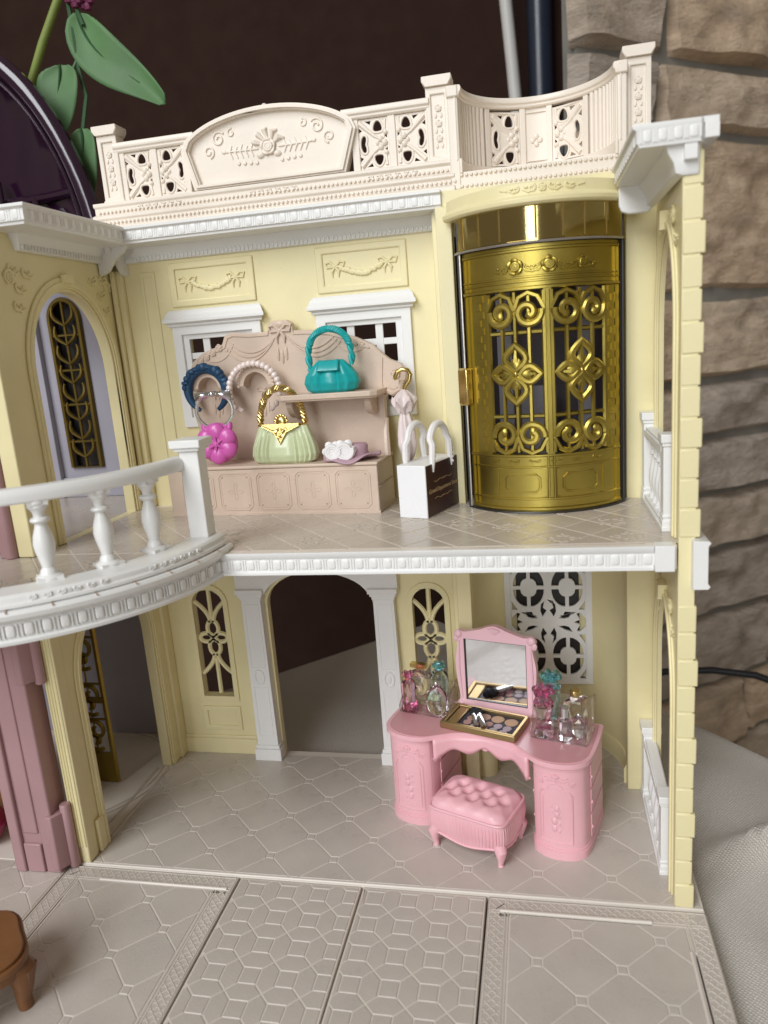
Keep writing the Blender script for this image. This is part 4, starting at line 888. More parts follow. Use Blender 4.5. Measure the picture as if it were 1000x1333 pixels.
# ================================================================== floor panels laid out in front
def slot_panel(x0, x1, y0, y1, node, slots, label):
    t = thing('floor_panel', label, 'floor panel', ((x0 + x1) / 2, y1, -0.9), group='floor panels in front of the house')
    ox, oy = (x0 + x1) / 2, y1
    def Lc(x, y): return (x - ox, y - oy)
    mb = MB(); mb.prism([Lc(x0, y0), Lc(x1, y0), Lc(x1, y1), Lc(x0, y1)], 0, .90, 'z', [[Lc(a, b), Lc(c, b), Lc(c, d), Lc(a, d)] for a, b, c, d in slots]); mb.build('slab', 'taupe', t, bev=0.05)
    for a, b, c, d in slots:
        mb = MB(); p, q = Lc(a, b), Lc(c, d); mb.box(p[0] - .02, q[0] + .02, p[1] - .02, q[1] + .02, .2, .5); mb.build('slot_bed', 'dark_trim', t)
        mb = MB(); 
        if c - a > d - b: mb.tube([(p[0], q[1] + .05, .9), (q[0], q[1] + .05, .9)], .085, 8)
        else: mb.tube([((q[0] if a < -20 else p[0]) * 1.0, p[1], .9), ((q[0] if a < -20 else p[0]), q[1], .9)], .07, 8)
        mb.build('slot_lip', 'taupe_lit_line', t)
    bw = 0.78; mb = MB()
    for (ax, ay, bx, by) in ((x0, y1, x1, y1), (x0, y1, x0, y0), (x1, y1, x1, y0)):
        n = Vector((bx - ax, by - ay)); ln = n.length; n.normalize(); inw = Vector((-n.y, n.x)); 
        if inw.dot(Vector(((x0 + x1) / 2 - ax, (y0 + y1) / 2 - ay))) < 0: inw = -inw
        A = Vector((ax, ay)); k = 0.35; st = .36
        while k < ln - .3:
            for d0, d1 in ((.14, bw - .1), (bw - .1, .14)):
                p = A + n * k + inw * d0; q = A + n * (k + st * 1.5) + inw * d1
                if min(p.x, q.x) > x0 + .1 and max(p.x, q.x) < x1 - .1 and max(p.y, q.y) < y1 - .1: mb.tube([(*Lc(p.x, p.y), .905), (*Lc(q.x, q.y), .905)], .02, 4)
            k += st
        for d0 in (.10, bw - .06, bw + .06): p = A + inw * d0 + n * .1; q = A + inw * d0 + n * (ln - .1); mb.tube([(*Lc(p.x, p.y), .905), (*Lc(q.x, q.y), .905)], .022, 4)
    mb.build('lattice_border', 'taupe_lit_line', t)
    m2 = bw + .12; fld = [(k_, x - ox, y - oy, p) for k_, x, y, p in octagon_field(node[0], node[1], 3.04, 2.98, .19, (x0, x1), (y0, y1))]
    mb = MB(); a, b = Lc(x0 + m2, y0 + .2), Lc(x1 - m2, y1 - m2); mb.box(a[0], b[0], a[1], b[1], .88, .903); bed = mb.build('tile_bed', 'taupe_lit_line', t)
    lay(fld, bed, .903, 'taupe', (a[0] + .02, b[0] - .02, a[1], b[1] - .02))
    return t
slot_panel(-26.88, -18.48, -10.2, -0.22, (-25.03, -2.0), [(-24.9, -1.24, -18.75, -1.06), (-26.06, -4.8, -25.88, -2.2)], 'floor panel with large clipped tiles and corner slots, beside the mauve wing')
slot_panel(-7.42, 1.08, -10.2, -0.22, (-3.92, -1.92), [(-6.9, -1.2, -1.05, -1.02), (.16, -7.6, .34, -2.3)], 'floor panel with large clipped tiles and slots, below the right pillar')
def hex_panel(x0, x1, y0, y1, sx, sy, label):
    ox, oy = (x0 + x1) / 2, y1; t = thing('floor_panel', label, 'floor panel', (ox, oy, -0.9), group='floor panels in front of the house')
    mb = MB(); mb.box(x0 - ox, x1 - ox, y0 - oy, 0, 0, .884); bed = mb.build('slab', 'taupe_lit_line', t, bev=0.04)
    p, s_ = 1.455, .36; out = []; sq = [(-s_, -s_), (s_, -s_), (s_, s_), (-s_, s_)]
    hh = [(-p / 2 + s_, -s_), (0, -p / 2), (p / 2 - s_, -s_), (p / 2 - s_, s_), (0, p / 2), (-p / 2 + s_, s_)]; hv = [(y, x) for x, y in hh]
    for i in range(-12, 13):
        for j in range(-12, 13):
            cx, cy = sx + i * p - ox, sy + j * p - oy
            out += [('q', cx, cy, sq), ('h', cx + p / 2, cy, hh), ('v', cx, cy + p / 2, hv)]
    lay(out, bed, .884, 'taupe', (x0 - ox + .06, x1 - ox - .06, y0 - oy + .1, -.10))
hex_panel(-18.40, -12.86, -10.2, -0.22, -16.03, -2.36, 'narrow floor panel of small squares and hexagons, next to the left slotted panel')
hex_panel(-12.78, -7.50, -10.2, -0.22, -10.7, -2.30, 'narrow floor panel of small squares and hexagons, below the pink vanity')

# ================================================================== hinged mauve wing at the left
wing = thing('mauve_wing', 'mauve hinged facade wing at the left edge beside the yellow wall', 'dollhouse', (-28, 0, 0))
def wv(x): return x + 28
mb = MB(); mb.box(wv(-29.0), wv(-27.15), -.75, .3, 0, 14.1); mb.box(wv(-29.3), wv(-28.75), -.95, .3, 0, 14.1); mb.box(wv(-27.75), wv(-27.0), -.85, .3, 0, 14.1); mb.build('pillar', 'mauve', wing, bev=0.08)
mb = MB(); mb.box(wv(-28.7), wv(-27.8), -.90, .2, .02, 1.5); mb.box(wv(-28.65), wv(-27.85), -.82, .2, 2.0, 12.5); mb.split('pillar_panel', 'mauve', wing, bev=0.06)
for z0, z1 in ((0.05, 3.3), (9.3, 13.6)):
    mb = MB(); mb.prism([(wv(-27.3), -.95), (wv(-26.95), -1.0), (wv(-26.62), -.45), (wv(-26.62), .1), (wv(-27.3), .1)], z0 + .2, z1 - .3, 'z'); mb.build('hinge_leaf', 'mauve', wing, bev=0.06)
    mb = MB(); mb.lathe([(.2, z0), (.24, z0 + .06), (.24, z1 - .06), (.2, z1)], wv(-26.62), -.28, 14); mb.build('hinge_barrel', 'mauve', wing)
mb = MB(); mb.box(wv(-36), wv(-26.95), .1, .4, 15.3, 19.1); mb.box(wv(-27.5), wv(-26.85), -.2, .4, 15.0, 20.3); mb.lathe([(.28, 15.0), (.28, 20.3)], wv(-26.95), -.1, 12); mb.build('upper_panel', 'mauve', wing, bev=0.06)
mb = MB(); mb.box(wv(-38), wv(-29.3), 2.2, 2.5, 0, 14.0); mb.build('inner_panel', 'walnut', wing)
mb = MB(); mb.prism([(wv(-38), -10.2), (wv(-26.95), -10.2), (wv(-26.95), -.2), (wv(-38), -.2)], -.9, -.016, 'z'); wfl = mb.build('wing_floor', 'taupe_lit_line', wing, bev=.04)
lay([(k, x + 28, y, p) for k, x, y, p in octagon_field(-28.07, -2.0, 3.04, 2.98, .19, (-38, -26), (-10, 0))], wfl, -.016, 'taupe', (wv(-38), wv(-27.0), -10, -.3))
# small magenta pouf and the walnut stool cut by the frame
mb = MB(); mb.ball((0, 0, 1.05), (1.0, 1.0, 1.05), 18, 10); mb.tube([(math.cos(a) * .98, math.sin(a) * .98, 1.05) for a in [i * PI / 10 for i in range(20)]], .09, 6, True)
o = mb.build('pouf', 'crimson'); o.location = Vector((-32.3, .9, 0)) * S; tag(o, 'dark crimson rounded pouf at the left edge inside the mauve wing', 'pouf')
st = thing('wooden_stool', 'carved brown wooden stool cut off by the lower left corner', 'stool', (-25.6, -7.8, 0.0))
def scallop(r, k=.16): return [((r + k * math.cos(4 * t)) * math.cos(t), (r + k * math.cos(4 * t)) * math.sin(t)) for t in [i * PI / 24 for i in range(48)]]
mb = MB(); mb.prism(scallop(2.02), 2.05, 2.3, 'z'); mb.prism(scallop(1.88), 2.3, 2.44, 'z'); mb.build('seat', 'walnut', st, bev=0.08, seg=3)
mb = MB(); mb.prism(scallop(1.86), 1.65, 2.06, 'z'); mb.build('apron', 'walnut', st, bev=0.06)
for k in range(4):
    a = k * PI / 2 + rad(8); c, s_ = math.cos(a), math.sin(a)
    mb = MB(); mb.tube([(c * 1.55, s_ * 1.55, 2.0), (c * 1.85, s_ * 1.85, 1.6), (c * 1.82, s_ * 1.82, 1.0), (c * 1.72, s_ * 1.72, .45), (c * 1.75, s_ * 1.75, .02)], [.52, .52, .38, .28, .27], 14); [mb.tube([(c * 2.25 - s_ * q, s_ * 2.25 + c * q, 1.75), (c * 2.1 - s_ * q * .7, s_ * 2.1 + c * q * .7, 1.0)], [.09, .03], 6) for q in (-.24, -.08, .08, .24)]; mb.build('leg', 'walnut', st)

# ================================================================== plum shell and artificial flower behind the house
sh = thing('plum_shell', 'glossy dark plum arched shell standing behind the left cornice', 'toy', (-40, 17, -0.95))
Z0 = 28.95; W_, H_, Dp = 9.3, 14.3, 3.6
def shell(u, v):
    a = PI * u
    x = W_ * math.cos(a); z = H_ * math.sin(a); d = Dp * math.sin(v * PI / 2); r = math.cos(v * PI / 2)
    rib = 1 - .012 * (1 if int(u * 22) % 2 else 0)
    return (x * r * rib, d, Z0 + z * r * rib)
mb = MB(); mb.grid(shell, 66, 14); o = mb.build('shell', 'plum', sh); md = o.modifiers.new('thick', 'SOLIDIFY'); md.thickness = .35 * S
mb = MB(); mb.grid(lambda u, v: (W_ * math.cos(PI * u), Dp * math.sin(PI * u), v * Z0), 30, 4); o = mb.build('lower_body', 'plum', sh); md = o.modifiers.new('thick', 'SOLIDIFY'); md.thickness = .35 * S
rim = [(W_, 0, 0.4), (W_, 0, Z0 * .5)] + [(W_ * math.cos(a), 0, Z0 + H_ * math.sin(a)) for a in [i * PI / 40 for i in range(41)]] + [(-W_, 0, Z0 * .5), (-W_, 0, .4)]
MB().tube(rim, .5, 10, flat=1.2).build('rim', 'plum', sh); MB().tube([(x * .94, -.35, z if z < Z0 else Z0 + (z - Z0) * .94) for x, y, z in rim], .14, 8).build('rim_bead', 'plum', sh)
mb = MB()
for s_ in (-.55, -.2, .2, .55, .8): mb.tube([(W_ * s_ * math.cos(t * .9), Dp * .9 * math.sin(.5 + t * .6) - .6, Z0 + H_ * .02 + 9 * t * (1 - abs(s_) * .5)) for t in [i / 10 for i in range(-12, 9)]], .22, 8)
mb.tube([(W_ * .93 * math.cos(a), Dp * .7 * math.sin(a), Z0 + 5.5) for a in [i * PI / 20 for i in range(21)]], .3, 8); mb.build('ribs', 'plum', sh)
pl = thing('artificial_flower', 'artificial flower stem with three green leaves behind the plum shell', 'plant', (-38.4, 25.5, -0.95))
PO = Vector((-38.4, 25.5, -0.95))
def pw(*pts): return [tuple(Vector(p) - PO) for p in pts]
mb = MB(); main = bez((-38.4, 25.5, -.9), (-40, 25.5, 18), (-39.4, 23.4, 32), (-36.2, 20.6, 40.4), 14) + [(-34.9, 20.8, 42.9), (-33.5, 21.0, 45.2), (-30.9, 21.4, 49.5)]
mb.tube(pw(*main), .27, 10)
for k in range(90):
    t = 9.5 + k * .06
    if t < 14: i = int(t); a = Vector(main[i]).lerp(Vector(main[i + 1]), t - i); mb.ball(tuple(a - PO + Vector((.1 * math.sin(k * 2.4), -.1, 0))), (.30, .28, .12), 7, 4)
mb.build('stem', 'stem', pl)
mb = MB(); mb.tube(pw((-33.0, 20.4, 47.5), (-32.4, 20.3, 45), (-32.2, 20.0, 41), (-31.6, 19.4, 39), (-31.8, 18.6, 36.6)), .13, 6)
mb.tube(pw((-32.2, 20.0, 41.3), (-33.0, 19.6, 39.8), (-34.2, 19.2, 38.0)), .12, 6); mb.tube(pw((-32.6, 20.3, 46.5), (-32.0, 20.3, 44.6), (-31.5, 20.1, 43.2)), .12, 6); mb.build('twig', 'leaf_vein', pl)
def leaf(pts, wd, name, bend=.5, tilt=0.0):
    mid = bez(*pts, n=16); vs = []; mb = MB()
    def fn(u, v):
        i = min(15, int(v * 16)); t = v * 16 - i; p = Vector(mid[i]).lerp(Vector(mid[i + 1]), t); d = (Vector(mid[i + 1]) - Vector(mid[i])).normalized()
        sd = d.cross(Vector((0, 1, 0))).normalized(); wv_ = wd * (math.sin(PI * (v ** .85 * .945 + .008)) ** .6) * (1.12 - .5 * v) * (min(1, (1 - v) / .04 + .35) if v > .97 else 1); s_ = (u - .5) * 2
        q = p + sd * s_ * wv_ + Vector((0, 1, 0)) * (abs(s_) ** 1.4 * wv_ * bend * -.5 + tilt * s_ * wv_ + .1 * math.sin(v * 9 + s_ * 2))
        return tuple(q - PO)
    vn = MB()
    for v_ in range(3, 15):
        for sg in (0, 1): vn.tube([tuple(Vector(fn(.5 + (sg - .5) * w_, min(.96, v_ / 16 + w_ * .09))) + Vector((0, -.035, 0))) for w_ in (0, .25, .5, .75, .9)], [.035, .03, .025, .02, .01], 4)
    mb.grid(fn, 10, 32); o = mb.build('leaf', 'leaf', pl); md = o.modifiers.new('thick', 'SOLIDIFY'); md.thickness = .06 * S
    mb = MB(); mb.tube([tuple(Vector(p) - PO + Vector((0, -.05, 0))) for p in mid[:13]], [.13 - .007 * i for i in range(13)], 6, flat=.6); mb.build('midrib', 'leaf_vein', o); vn.build('side_veins', 'leaf', o)
leaf([(-31.9, 20.3, 44.0), (-31.6, 20.2, 41.2), (-28.6, 20.0, 40.2), (-26.7, 20.1, 38.2)], 1.55, 'a')
leaf([(-33.1, 19.5, 41.0), (-33.0, 19.2, 40.0), (-33.6, 19, 38.4), (-34.2, 18.9, 35.5)], 1.6, 'b', .3)
leaf([(-31.8, 18.6, 37.0), (-31.6, 18.4, 36.0), (-31.9, 18.2, 34.0), (-32.1, 18, 31.0)], 1.1, 'c', .3)
mb = MB()
for k in range(26): a = k * 2.4; r = .14 * math.sqrt(k); mb.ball(tuple(Vector((-31.3 + r * math.cos(a) * 1.3, 20.2 - .2 * math.cos(k), 44.9 + r * math.sin(a))) - PO), (.3, .24, .26), 7, 4)
mb.build('flower', 'petal_purple', pl)

# ================================================================== display cabinet on the upper floor
CA = rad(-3.6)
cab = thing('display_cabinet', 'peach beige display cabinet with carved back against the upper wall', 'cabinet', (-23.1, 7.05, 15.0), CA)
mb = MB(); mb.box(0, 10.95, 0, 2.9, 0, 2.3); cbody = mb.build('body', 'peach', cab, bev=0.06)
mb = MB(); mb.box(-.06, 11.0, -.07, 2.95, 2.3, 2.46); mb.build('top', 'peach', cab, bev=0.05)
mb = MB(); mb.box(-.03, 10.98, -.04, 2.93, 0, .14); mb.tube([(10.98, .1, 1.25), (10.98, 2.8, 1.25)], .03, 5); mb.build('plinth', 'peach', cab, bev=0.04)
for k in range(5):
    xc = .62 + 1.0 + k * 2.02; mb = MB(facing(0)); c_ = .2; w_, z0, z1 = .82, .32, 2.08
    def octo(w_, z0, z1, c_): return [(xc - w_ + c_, z0), (xc + w_ - c_, z0), (xc + w_, z0 + c_), (xc + w_, z1 - c_), (xc + w_ - c_, z1), (xc - w_ + c_, z1), (xc - w_, z1 - c_), (xc - w_, z0 + c_)]
    mb.tube(loop3(octo(.86, .28, 2.1, .2)), .035, 5, True); mb.tube(loop3(octo(.76, .38, 2.0, .16)), .02, 4, True)
    for a in range(4): t = a * PI / 2; mb.tube(loop3([(xc + (.24 + .17 * math.cos(q)) * math.cos(t) - .08 * math.sin(q) * math.sin(t), 1.2 + (.24 + .17 * math.cos(q)) * math.sin(t) + .08 * math.sin(q) * math.cos(t)) for q in [i * PI / 6 for i in range(12)]]), .022, 4, True)
    mb.build('drawer_moulding', 'peach', cbody)
    mb = MB(facing(0))
    for sx in (-.66, .66):
        for z in (.5, 1.9): mb.ball((xc + sx, z, 0), (.04, .04, .03), 6, 4)
    mb.build('drawer_pin', 'peach_dark', cbody)
board = [(.75, 2.4), (11.0, 2.4), (10.85, 2.9), (10.95, 5.2), (11.1, 5.35), (11.75, 5.7), (12.05, 6.0), (12.1, 6.35), (11.85, 6.75), (11.3, 7.0), (10.95, 7.3), (10.5, 7.75), (9.7, 8.15), (8.4, 8.55), (7.2, 8.68), (6.55, 8.7), (6.5, 9.05), (6.2, 9.25), (5.9, 9.2), (5.6, 9.27), (5.3, 9.1), (5.2, 8.75), (4.2, 8.75), (3.3, 8.85), (2.85, 8.75), (2.65, 8.3), (1.5, 7.95), (.9, 7.55), (.62, 7.0), (.5, 6.0), (.62, 4.8), (.75, 4.2)]
mb = MB(); mb.prism(board, 2.35, 2.75, 'y'); cboard = mb.build('back_board', 'peach', cab, bev=0.05)
mb = MB(facing(2.35))
mb.tube(loop3([(x + (.14 if x < 3 else -.14 if x > 9 else 0), z - .16) for x, z in board[11:30]]), .06, 6)
bow(mb, 5.88, 8.75, .62, .05); mb.ball((5.88, 9.05, .03), (.3, .18, .1), 8, 5)
for s_ in (-1, 1):
    for k in range(3):
        x0 = 5.88 + s_ * (.3 + .1 * k); mb.tube(loop3(bez((x0, 8.45 - k * .14), (x0 + s_ * .9, 7.6 - k * .25), (x0 + s_ * 1.7, 7.6 - k * .2), (x0 + s_ * 2.5, 8.35 - k * .2)), .01), .05, 5)
    mb.ball((5.88 + s_ * 3.0, 8.0, .02), (.1, .1, .06), 7, 4)
    mb.tube(loop3(bez((5.88 + s_ * 2.6, 8.3), (5.88 + s_ * 3.0, 7.4), (5.88 + s_ * 3.8, 7.3), (5.88 + s_ * 4.3, 7.7))), .05, 5)
for k in (-1, 0, 1): mb.ball((5.88 + k * .22, 7.65 - (.15 if k == 0 else 0), .02), (.08, .38, .07), 7, 5)
for k in range(4): rose(mb, 1.35 + k * .38, 7.55 + k * .2, .19, .02, .4)
for k in range(3): rose(mb, 9.3 + k * .35, 8.0 - k * .12, .15, .02, .4)
rose(mb, 11.55, 6.3, .24, .03, .4); mb.tube(loop3([(10.95, 7.1), (10.85, 6.0), (10.9, 2.6)]), .06, 6)
for cx in (2.05, 4.65):
    bow(mb, cx, 5.9, .36, .03)
    for k in (-1, 0, 1): mb.ball((cx + k * .2, 5.1 - (.2 if k == 0 else 0), .01), (.07, .34, .05), 7, 4)
mb.build('board_relief', 'peach', cboard)
for cx, r in ((2.02, .86), (4.62, .95)):                                     # half-ring pegs for the headbands
    mb = MB(); pts = arc(cx, 6.2, r, 0, 180, 16); inn = arc(cx, 6.2, r - .3, 180, 0, 16); mb.prism(pts + inn, 1.55, 2.4, 'y'); mb.build('peg', 'peach', cboard, bev=0.08)
    mb = MB()
    for k in range(17): a = PI * k / 16; mb.ball((cx + (r - .02) * math.cos(a), 1.56, 6.2 + (r - .02) * math.sin(a)), (.1, .07, .1), 6, 4)
    mb.build('peg_beads', 'peach', cboard)
mb = MB(); mb.prism([(6.05, 2.4), (6.05, .75), (6.3, .5), (10.75, .45), (11.05, .7), (11.1, 2.4)], 5.42, 5.68, 'z'); mb.prism([(6.1, 2.4), (6.1, .72), (6.3, .56), (10.7, .52), (10.98, .72), (11.02, 2.4)], 5.34, 5.43, 'z'); mb.build('shelf', 'peach', cab, bev=0.05)
for x in (6.45, 10.4): mb = MB(); mb.prism([(2.35, 5.36), (1.1, 5.36), (1.05, 5.1), (1.3, 4.75), (1.75, 4.5), (2.35, 4.45)], x - .17, x + .17, 'x'); mb.build('shelf_bracket', 'peach', cab, bev=0.06)
mb = MB(); mb.tube([(10.98, 1.9, 2.45), (10.98, 1.95, 3.6), (10.98, 2.3, 4.2)], [.2, .16, .1], 8); mb.tube([(11.2, 2.2, 5.5), (11.5, 1.9, 5.4), (11.9, 1.7, 5.6), (12.0, 1.7, 6.0)], [.16, .14, .12, .14], 8); mb.build('side_scroll', 'peach', cab)
def on_cab(x, y, z): c, s_ = math.cos(CA), math.sin(CA); return (-23.1 + x * c - y * s_, 7.05 + x * s_ + y * c, 15.0 + z)

def loft(rings, n=40, pleat=0, pk=0.0, power=2.5):
    """bag body: rings = (z, half width, half depth); pleats fade towards the ends"""
    mb = MB(); m = len(rings)
    def fn(u, v):
        i = min(m - 2, int(v * (m - 1))); t = v * (m - 1) - i; t = t * t * (3 - 2 * t) * .4 + t * .6; a, b = rings[i], rings[i + 1]
        z, w_, d = [a[k] + (b[k] - a[k]) * t for k in range(3)]; th = 2 * PI * u; c, s_ = math.cos(th), math.sin(th)
        e = 2 / power; x = w_ * abs(c) ** e * (1 if c > 0 else -1); y = d * abs(s_) ** e * (1 if s_ > 0 else -1)
        if pleat: k = 1 + pk * math.cos(pleat * x / max(w_, .01) + 1.3 * math.sin(x * 3)) * math.sin(PI * min(1, max(0, v * 1.02))) ** .6; y *= k
        return (x, y, z)
    mb.grid(fn, n, (m - 1) * 4, True); k = len(mb.v); mb.f.append(tuple(reversed(range(n)))); mb.f.append(tuple(range(k - n, k))); return mb
def braid(mb, path, r, turns, n=None):
    n = n or len(path)
    for s_ in (0, 1):
        pts = []
        for i, p in enumerate(path):
            q = Vector(path[min(i + 1, len(path) - 1)]) - Vector(path[max(i - 1, 0)]); q.normalize(); side = q.cross(Vector((0, 1, 0))).normalized(); a = 2 * PI * turns * i / len(path) + s_ * PI
            pts.append(Vector(p) + side * math.cos(a) * r * .62 + Vector((0, 1, 0)) * math.sin(a) * r * .62)
        mb.tube(pts, r * .72, 10)
# teal bag on the shelf
b = thing('handbag', 'glossy teal handbag with braided handle on the cabinet shelf', 'handbag', on_cab(8.72, 1.25, 5.68), rad(-4))
loft([(0, 1.0, .42), (.12, 1.24, .55), (.45, 1.38, .62), (.8, 1.28, .56), (1.15, 1.0, .42), (1.42, .72, .28), (1.5, .6, .2)], 56, 26, .10).build('body', 'teal', b)
mb = MB(); mb.grid(lambda u, v: ((u - .5) * (1.0 + .12 * v) , -.60 - .02 + .34 * (1 - v) ** 1.3 , 1.5 - v * .50 + .02 * math.cos(u * 2 * PI)), 10, 8); o = mb.build('flap', 'teal', b); md = o.modifiers.new('t', 'SOLIDIFY'); md.thickness = .08 * S
mb = MB(); mb.tube([((u - .5) * 1.05, -.66, 1.05) for u in [i / 10 for i in range(11)]], .03, 5); mb.build('stitching', 'teal', b)
hp = [(-1.02, 0, 1.05), (-1.08, 0, 1.6), (-1.04, 0, 2.1)] + [(1.0 * math.cos(rad(a)), 0, 2.05 + .88 * math.sin(rad(a))) for a in range(165, 14, -6)] + [(1.04, 0, 2.1), (1.08, 0, 1.6), (1.02, 0, 1.05)]
hp = [tuple(Vector(hp[i]).lerp(Vector(hp[i + 1]), k / 3)) for i in range(len(hp) - 1) for k in range(3)]
mb = MB(); braid(mb, hp, .135, 15); mb.build('handle', 'teal', b)
# mint bag with gold clasp
b = thing('handbag', 'pale mint pleated handbag with gold clasp and chain handle', 'handbag', on_cab(6.2, .72, 2.46), rad(-3))
loft([(0, 1.35, .42), (.12, 1.58, .55), (.4, 1.68, .62), (.8, 1.62, .56), (1.2, 1.48, .44), (1.55, 1.34, .32), (1.78, 1.26, .26)], 90, 52, .10, 3).build('body', 'mint', b)
mb = MB(lambda a, bb, d: (a, -.34 - (1.75 - bb) * .22 - d, bb)); mb.prism([(-.95, 1.8), (-.3, 1.5), (0, .98), (.3, 1.5), (.95, 1.8), (.95, 1.92), (-.95, 1.92)], -.1, .09, 'z'); 
for k in range(5): mb.ball((random.uniform(-.3, .3), 1.6 + random.uniform(-.15, .15), .08), (.1, .1, .07), 7, 4)
rose(mb, 0, 1.5, .24, .09, .5); mb.tube([(-.95, 1.84, .08), (-.3, 1.54, .1), (0, 1.0, .1), (.3, 1.54, .1), (.95, 1.84, .08)], .06, 6); mb.build('clasp', 'gold_light', b)
mb = MB(); mb.tube([(-1.26, -.05, 1.82), (1.26, -.05, 1.82)], .08, 8); mb.build('frame', 'gold_light', b)
mb = MB(facing(-.2))
for k in range(7): a = rad(10 + k * 26.6); mb.ball((.3 * math.cos(a), 1.98 + .32 * math.sin(a), 0), (.09, .09, .08), 7, 4)
mb.ball((0, 2.0, 0), (.28, .26, .1), 10, 6); mb.build('crown', 'gold_light', b)
hp = [(1.02 * math.cos(PI * (1 - t)) * (1 + .12 * (1 - math.sin(PI * t))), -.02, 1.88 + 1.72 * max(0, math.sin(PI * t)) ** .8) for t in [i / 70 for i in range(71)]]
mb = MB(); braid(mb, hp, .14, 16); mb.build('handle', 'gold_light', b)
# magenta flower bag
b = thing('handbag', 'small magenta flower shaped bag with silver ring handle and bow', 'handbag', on_cab(2.75, .55, 2.46), rad(4))
mb = MB()
mb.ball((0, 0, 1.1), (1.0, .38, 1.02), 20, 12)
for k in range(6): a = rad(90 + k * 60); mb.ball((.60 * math.cos(a), -.20, 1.1 + .58 * math.sin(a)), (.47, .27, .45), 18, 12)
mb.build('body', 'magenta', b)
mb = MB()
for k in range(6): a = rad(90 + k * 60); mb.tube([(.08 * math.cos(a), -.42, 1.1 + .08 * math.sin(a)), (.34 * math.cos(a), -.43, 1.1 + .34 * math.sin(a)), (.6 * math.cos(a), -.41, 1.1 + .6 * math.sin(a))], [.07, .05, .015], 6)
for k in range(5): a = k * 1.257; mb.ball((.09 * math.cos(a), -.44, 1.1 + .09 * math.sin(a)), (.08, .07, .08), 8, 5)
mb.ball((0, -.48, 1.1), (.07, .05, .07), 8, 5); mb.build('flower_centre', 'magenta', b)
mb = MB(); 
for s_ in (-1, 1): mb.tube([(s_ * .62, .05, 1.8), (s_ * .68, .05, 2.08)], [.17, .12], 10)
mb.build('ring_loops', 'magenta', b)
mb = MB(); mb.tube([(.92 * math.cos(a), 0, 2.72 + .86 * math.sin(a)) for a in [i * PI / 20 for i in range(40)]], .085, 8, True); mb.build('handle_ring', 'silver', b)
mb = MB()
for s_ in (-1, 1): mb.grid(lambda u, v, s_=s_: (s_ * (.08 + u * .82), -.1 - .16 * math.sin(PI * u) * math.sin(PI * v), 3.5 + (v - .5) * (.18 + .36 * u) - .12 * u * u), 8, 6); mb.grid(lambda u, v, s_=s_: (s_ * (.08 + u * .82), .02 + .1 * math.sin(PI * u) * math.sin(PI * v), 3.5 + (v - .5) * (.18 + .36 * u) - .12 * u * u), 8, 6)
mb.ball((0, -.12, 3.52), (.17, .15, .14), 10, 6); mb.build('bow', 'silver', b)
# headbands
b = thing('headband', 'navy blue ruffled headband hanging on the cabinet peg', 'headband', on_cab(2.0, 1.45, 6.1))
path = [(1.02 * math.cos(rad(a)), 0, 1.08 * math.sin(rad(a))) for a in range(-62, 243, 8)]
mb = MB(); mb.tube(path, [.10 + .14 * min(1, max(0, math.sin(PI * i / (len(path) - 1)) * 1.6)) for i in range(len(path))], 10); mb.build('band', 'navy', b)
mb = MB()
for k in range(15):
    a = rad(12 + k * 11.2)
    for d in (-.14, .12): mb.ball((1.12 * math.cos(a), d - .05, 1.18 * math.sin(a)), (.19 + .05 * math.sin(k * 2.1), .16, .17 + .05 * math.cos(k * 1.7)), 8, 5)
mb.build('ruffle', 'navy', b)
b = thing('headband', 'pearl beaded headband hanging beside the navy one', 'headband', on_cab(4.62, 1.4, 6.0))
mb = MB(); mb.tube([(1.28 * math.cos(rad(a)), 0, 1.25 * math.sin(rad(a))) for a in range(-55, 236, 8)], .10, 8); mb.build('band', 'pearl', b)
bead = MB().ball((0, 0, 0), .17, 12, 8).mesh('pearl_bead', 'pearl')
for k in range(24): a = rad(-35 + k * 10.9); place('pearl_bead', bead, b, (1.3 * math.cos(a), -.08, 1.28 * math.sin(a)), scale=(1, 1, 1) if 3 < k < 20 else (.8, .8, .8))
# hat
b = thing('hat', 'lilac brimmed hat trimmed with two white roses on the cabinet', 'hat', on_cab(9.55, .8, 2.46), rad(6))
mb = MB(); mb.grid(lambda u, v: ((.25 + v * 1.0) * math.cos(2 * PI * u) * 1.12, (.25 + v * 1.0) * math.sin(2 * PI * u) * .78, .12 + .16 * v * v * math.cos(2 * PI * u * 2 + .8) + .10 * v * math.sin(2 * PI * u * 5)), 40, 8, True); o = mb.build('brim', 'lilac', b); md = o.modifiers.new('t', 'SOLIDIFY'); md.thickness = .08 * S
mb = MB(); mb.lathe([(.62, .08), (.66, .2), (.60, .45), (.62, .66), (.55, .76), (.3, .78)], .12, .1, 24, sx=1.05, sy=.8); mb.build('crown', 'lilac', b)
for k, (x, r) in enumerate(((-.85, .40), (-.28, .46))):
    mb = MB(lambda a, bb, d, x=x: (x + a, -.42 - d, .52 + bb)); 
    mb.tube(loop3(spiral(0, 0, .06, r * .9, 0, 1100, 50), .1), [.08 + .05 * i / 50 for i in range(51)], 8, flat=1.5); mb.ball((0, 0, 0), (r, r, .22), 14, 8)
    for q in range(6): a = q * 1.05; mb.ball((r * .82 * math.cos(a), r * .82 * math.sin(a), .02), (.2, .2, .14), 8, 5)
    mb.build('rose', 'rose_white', b)
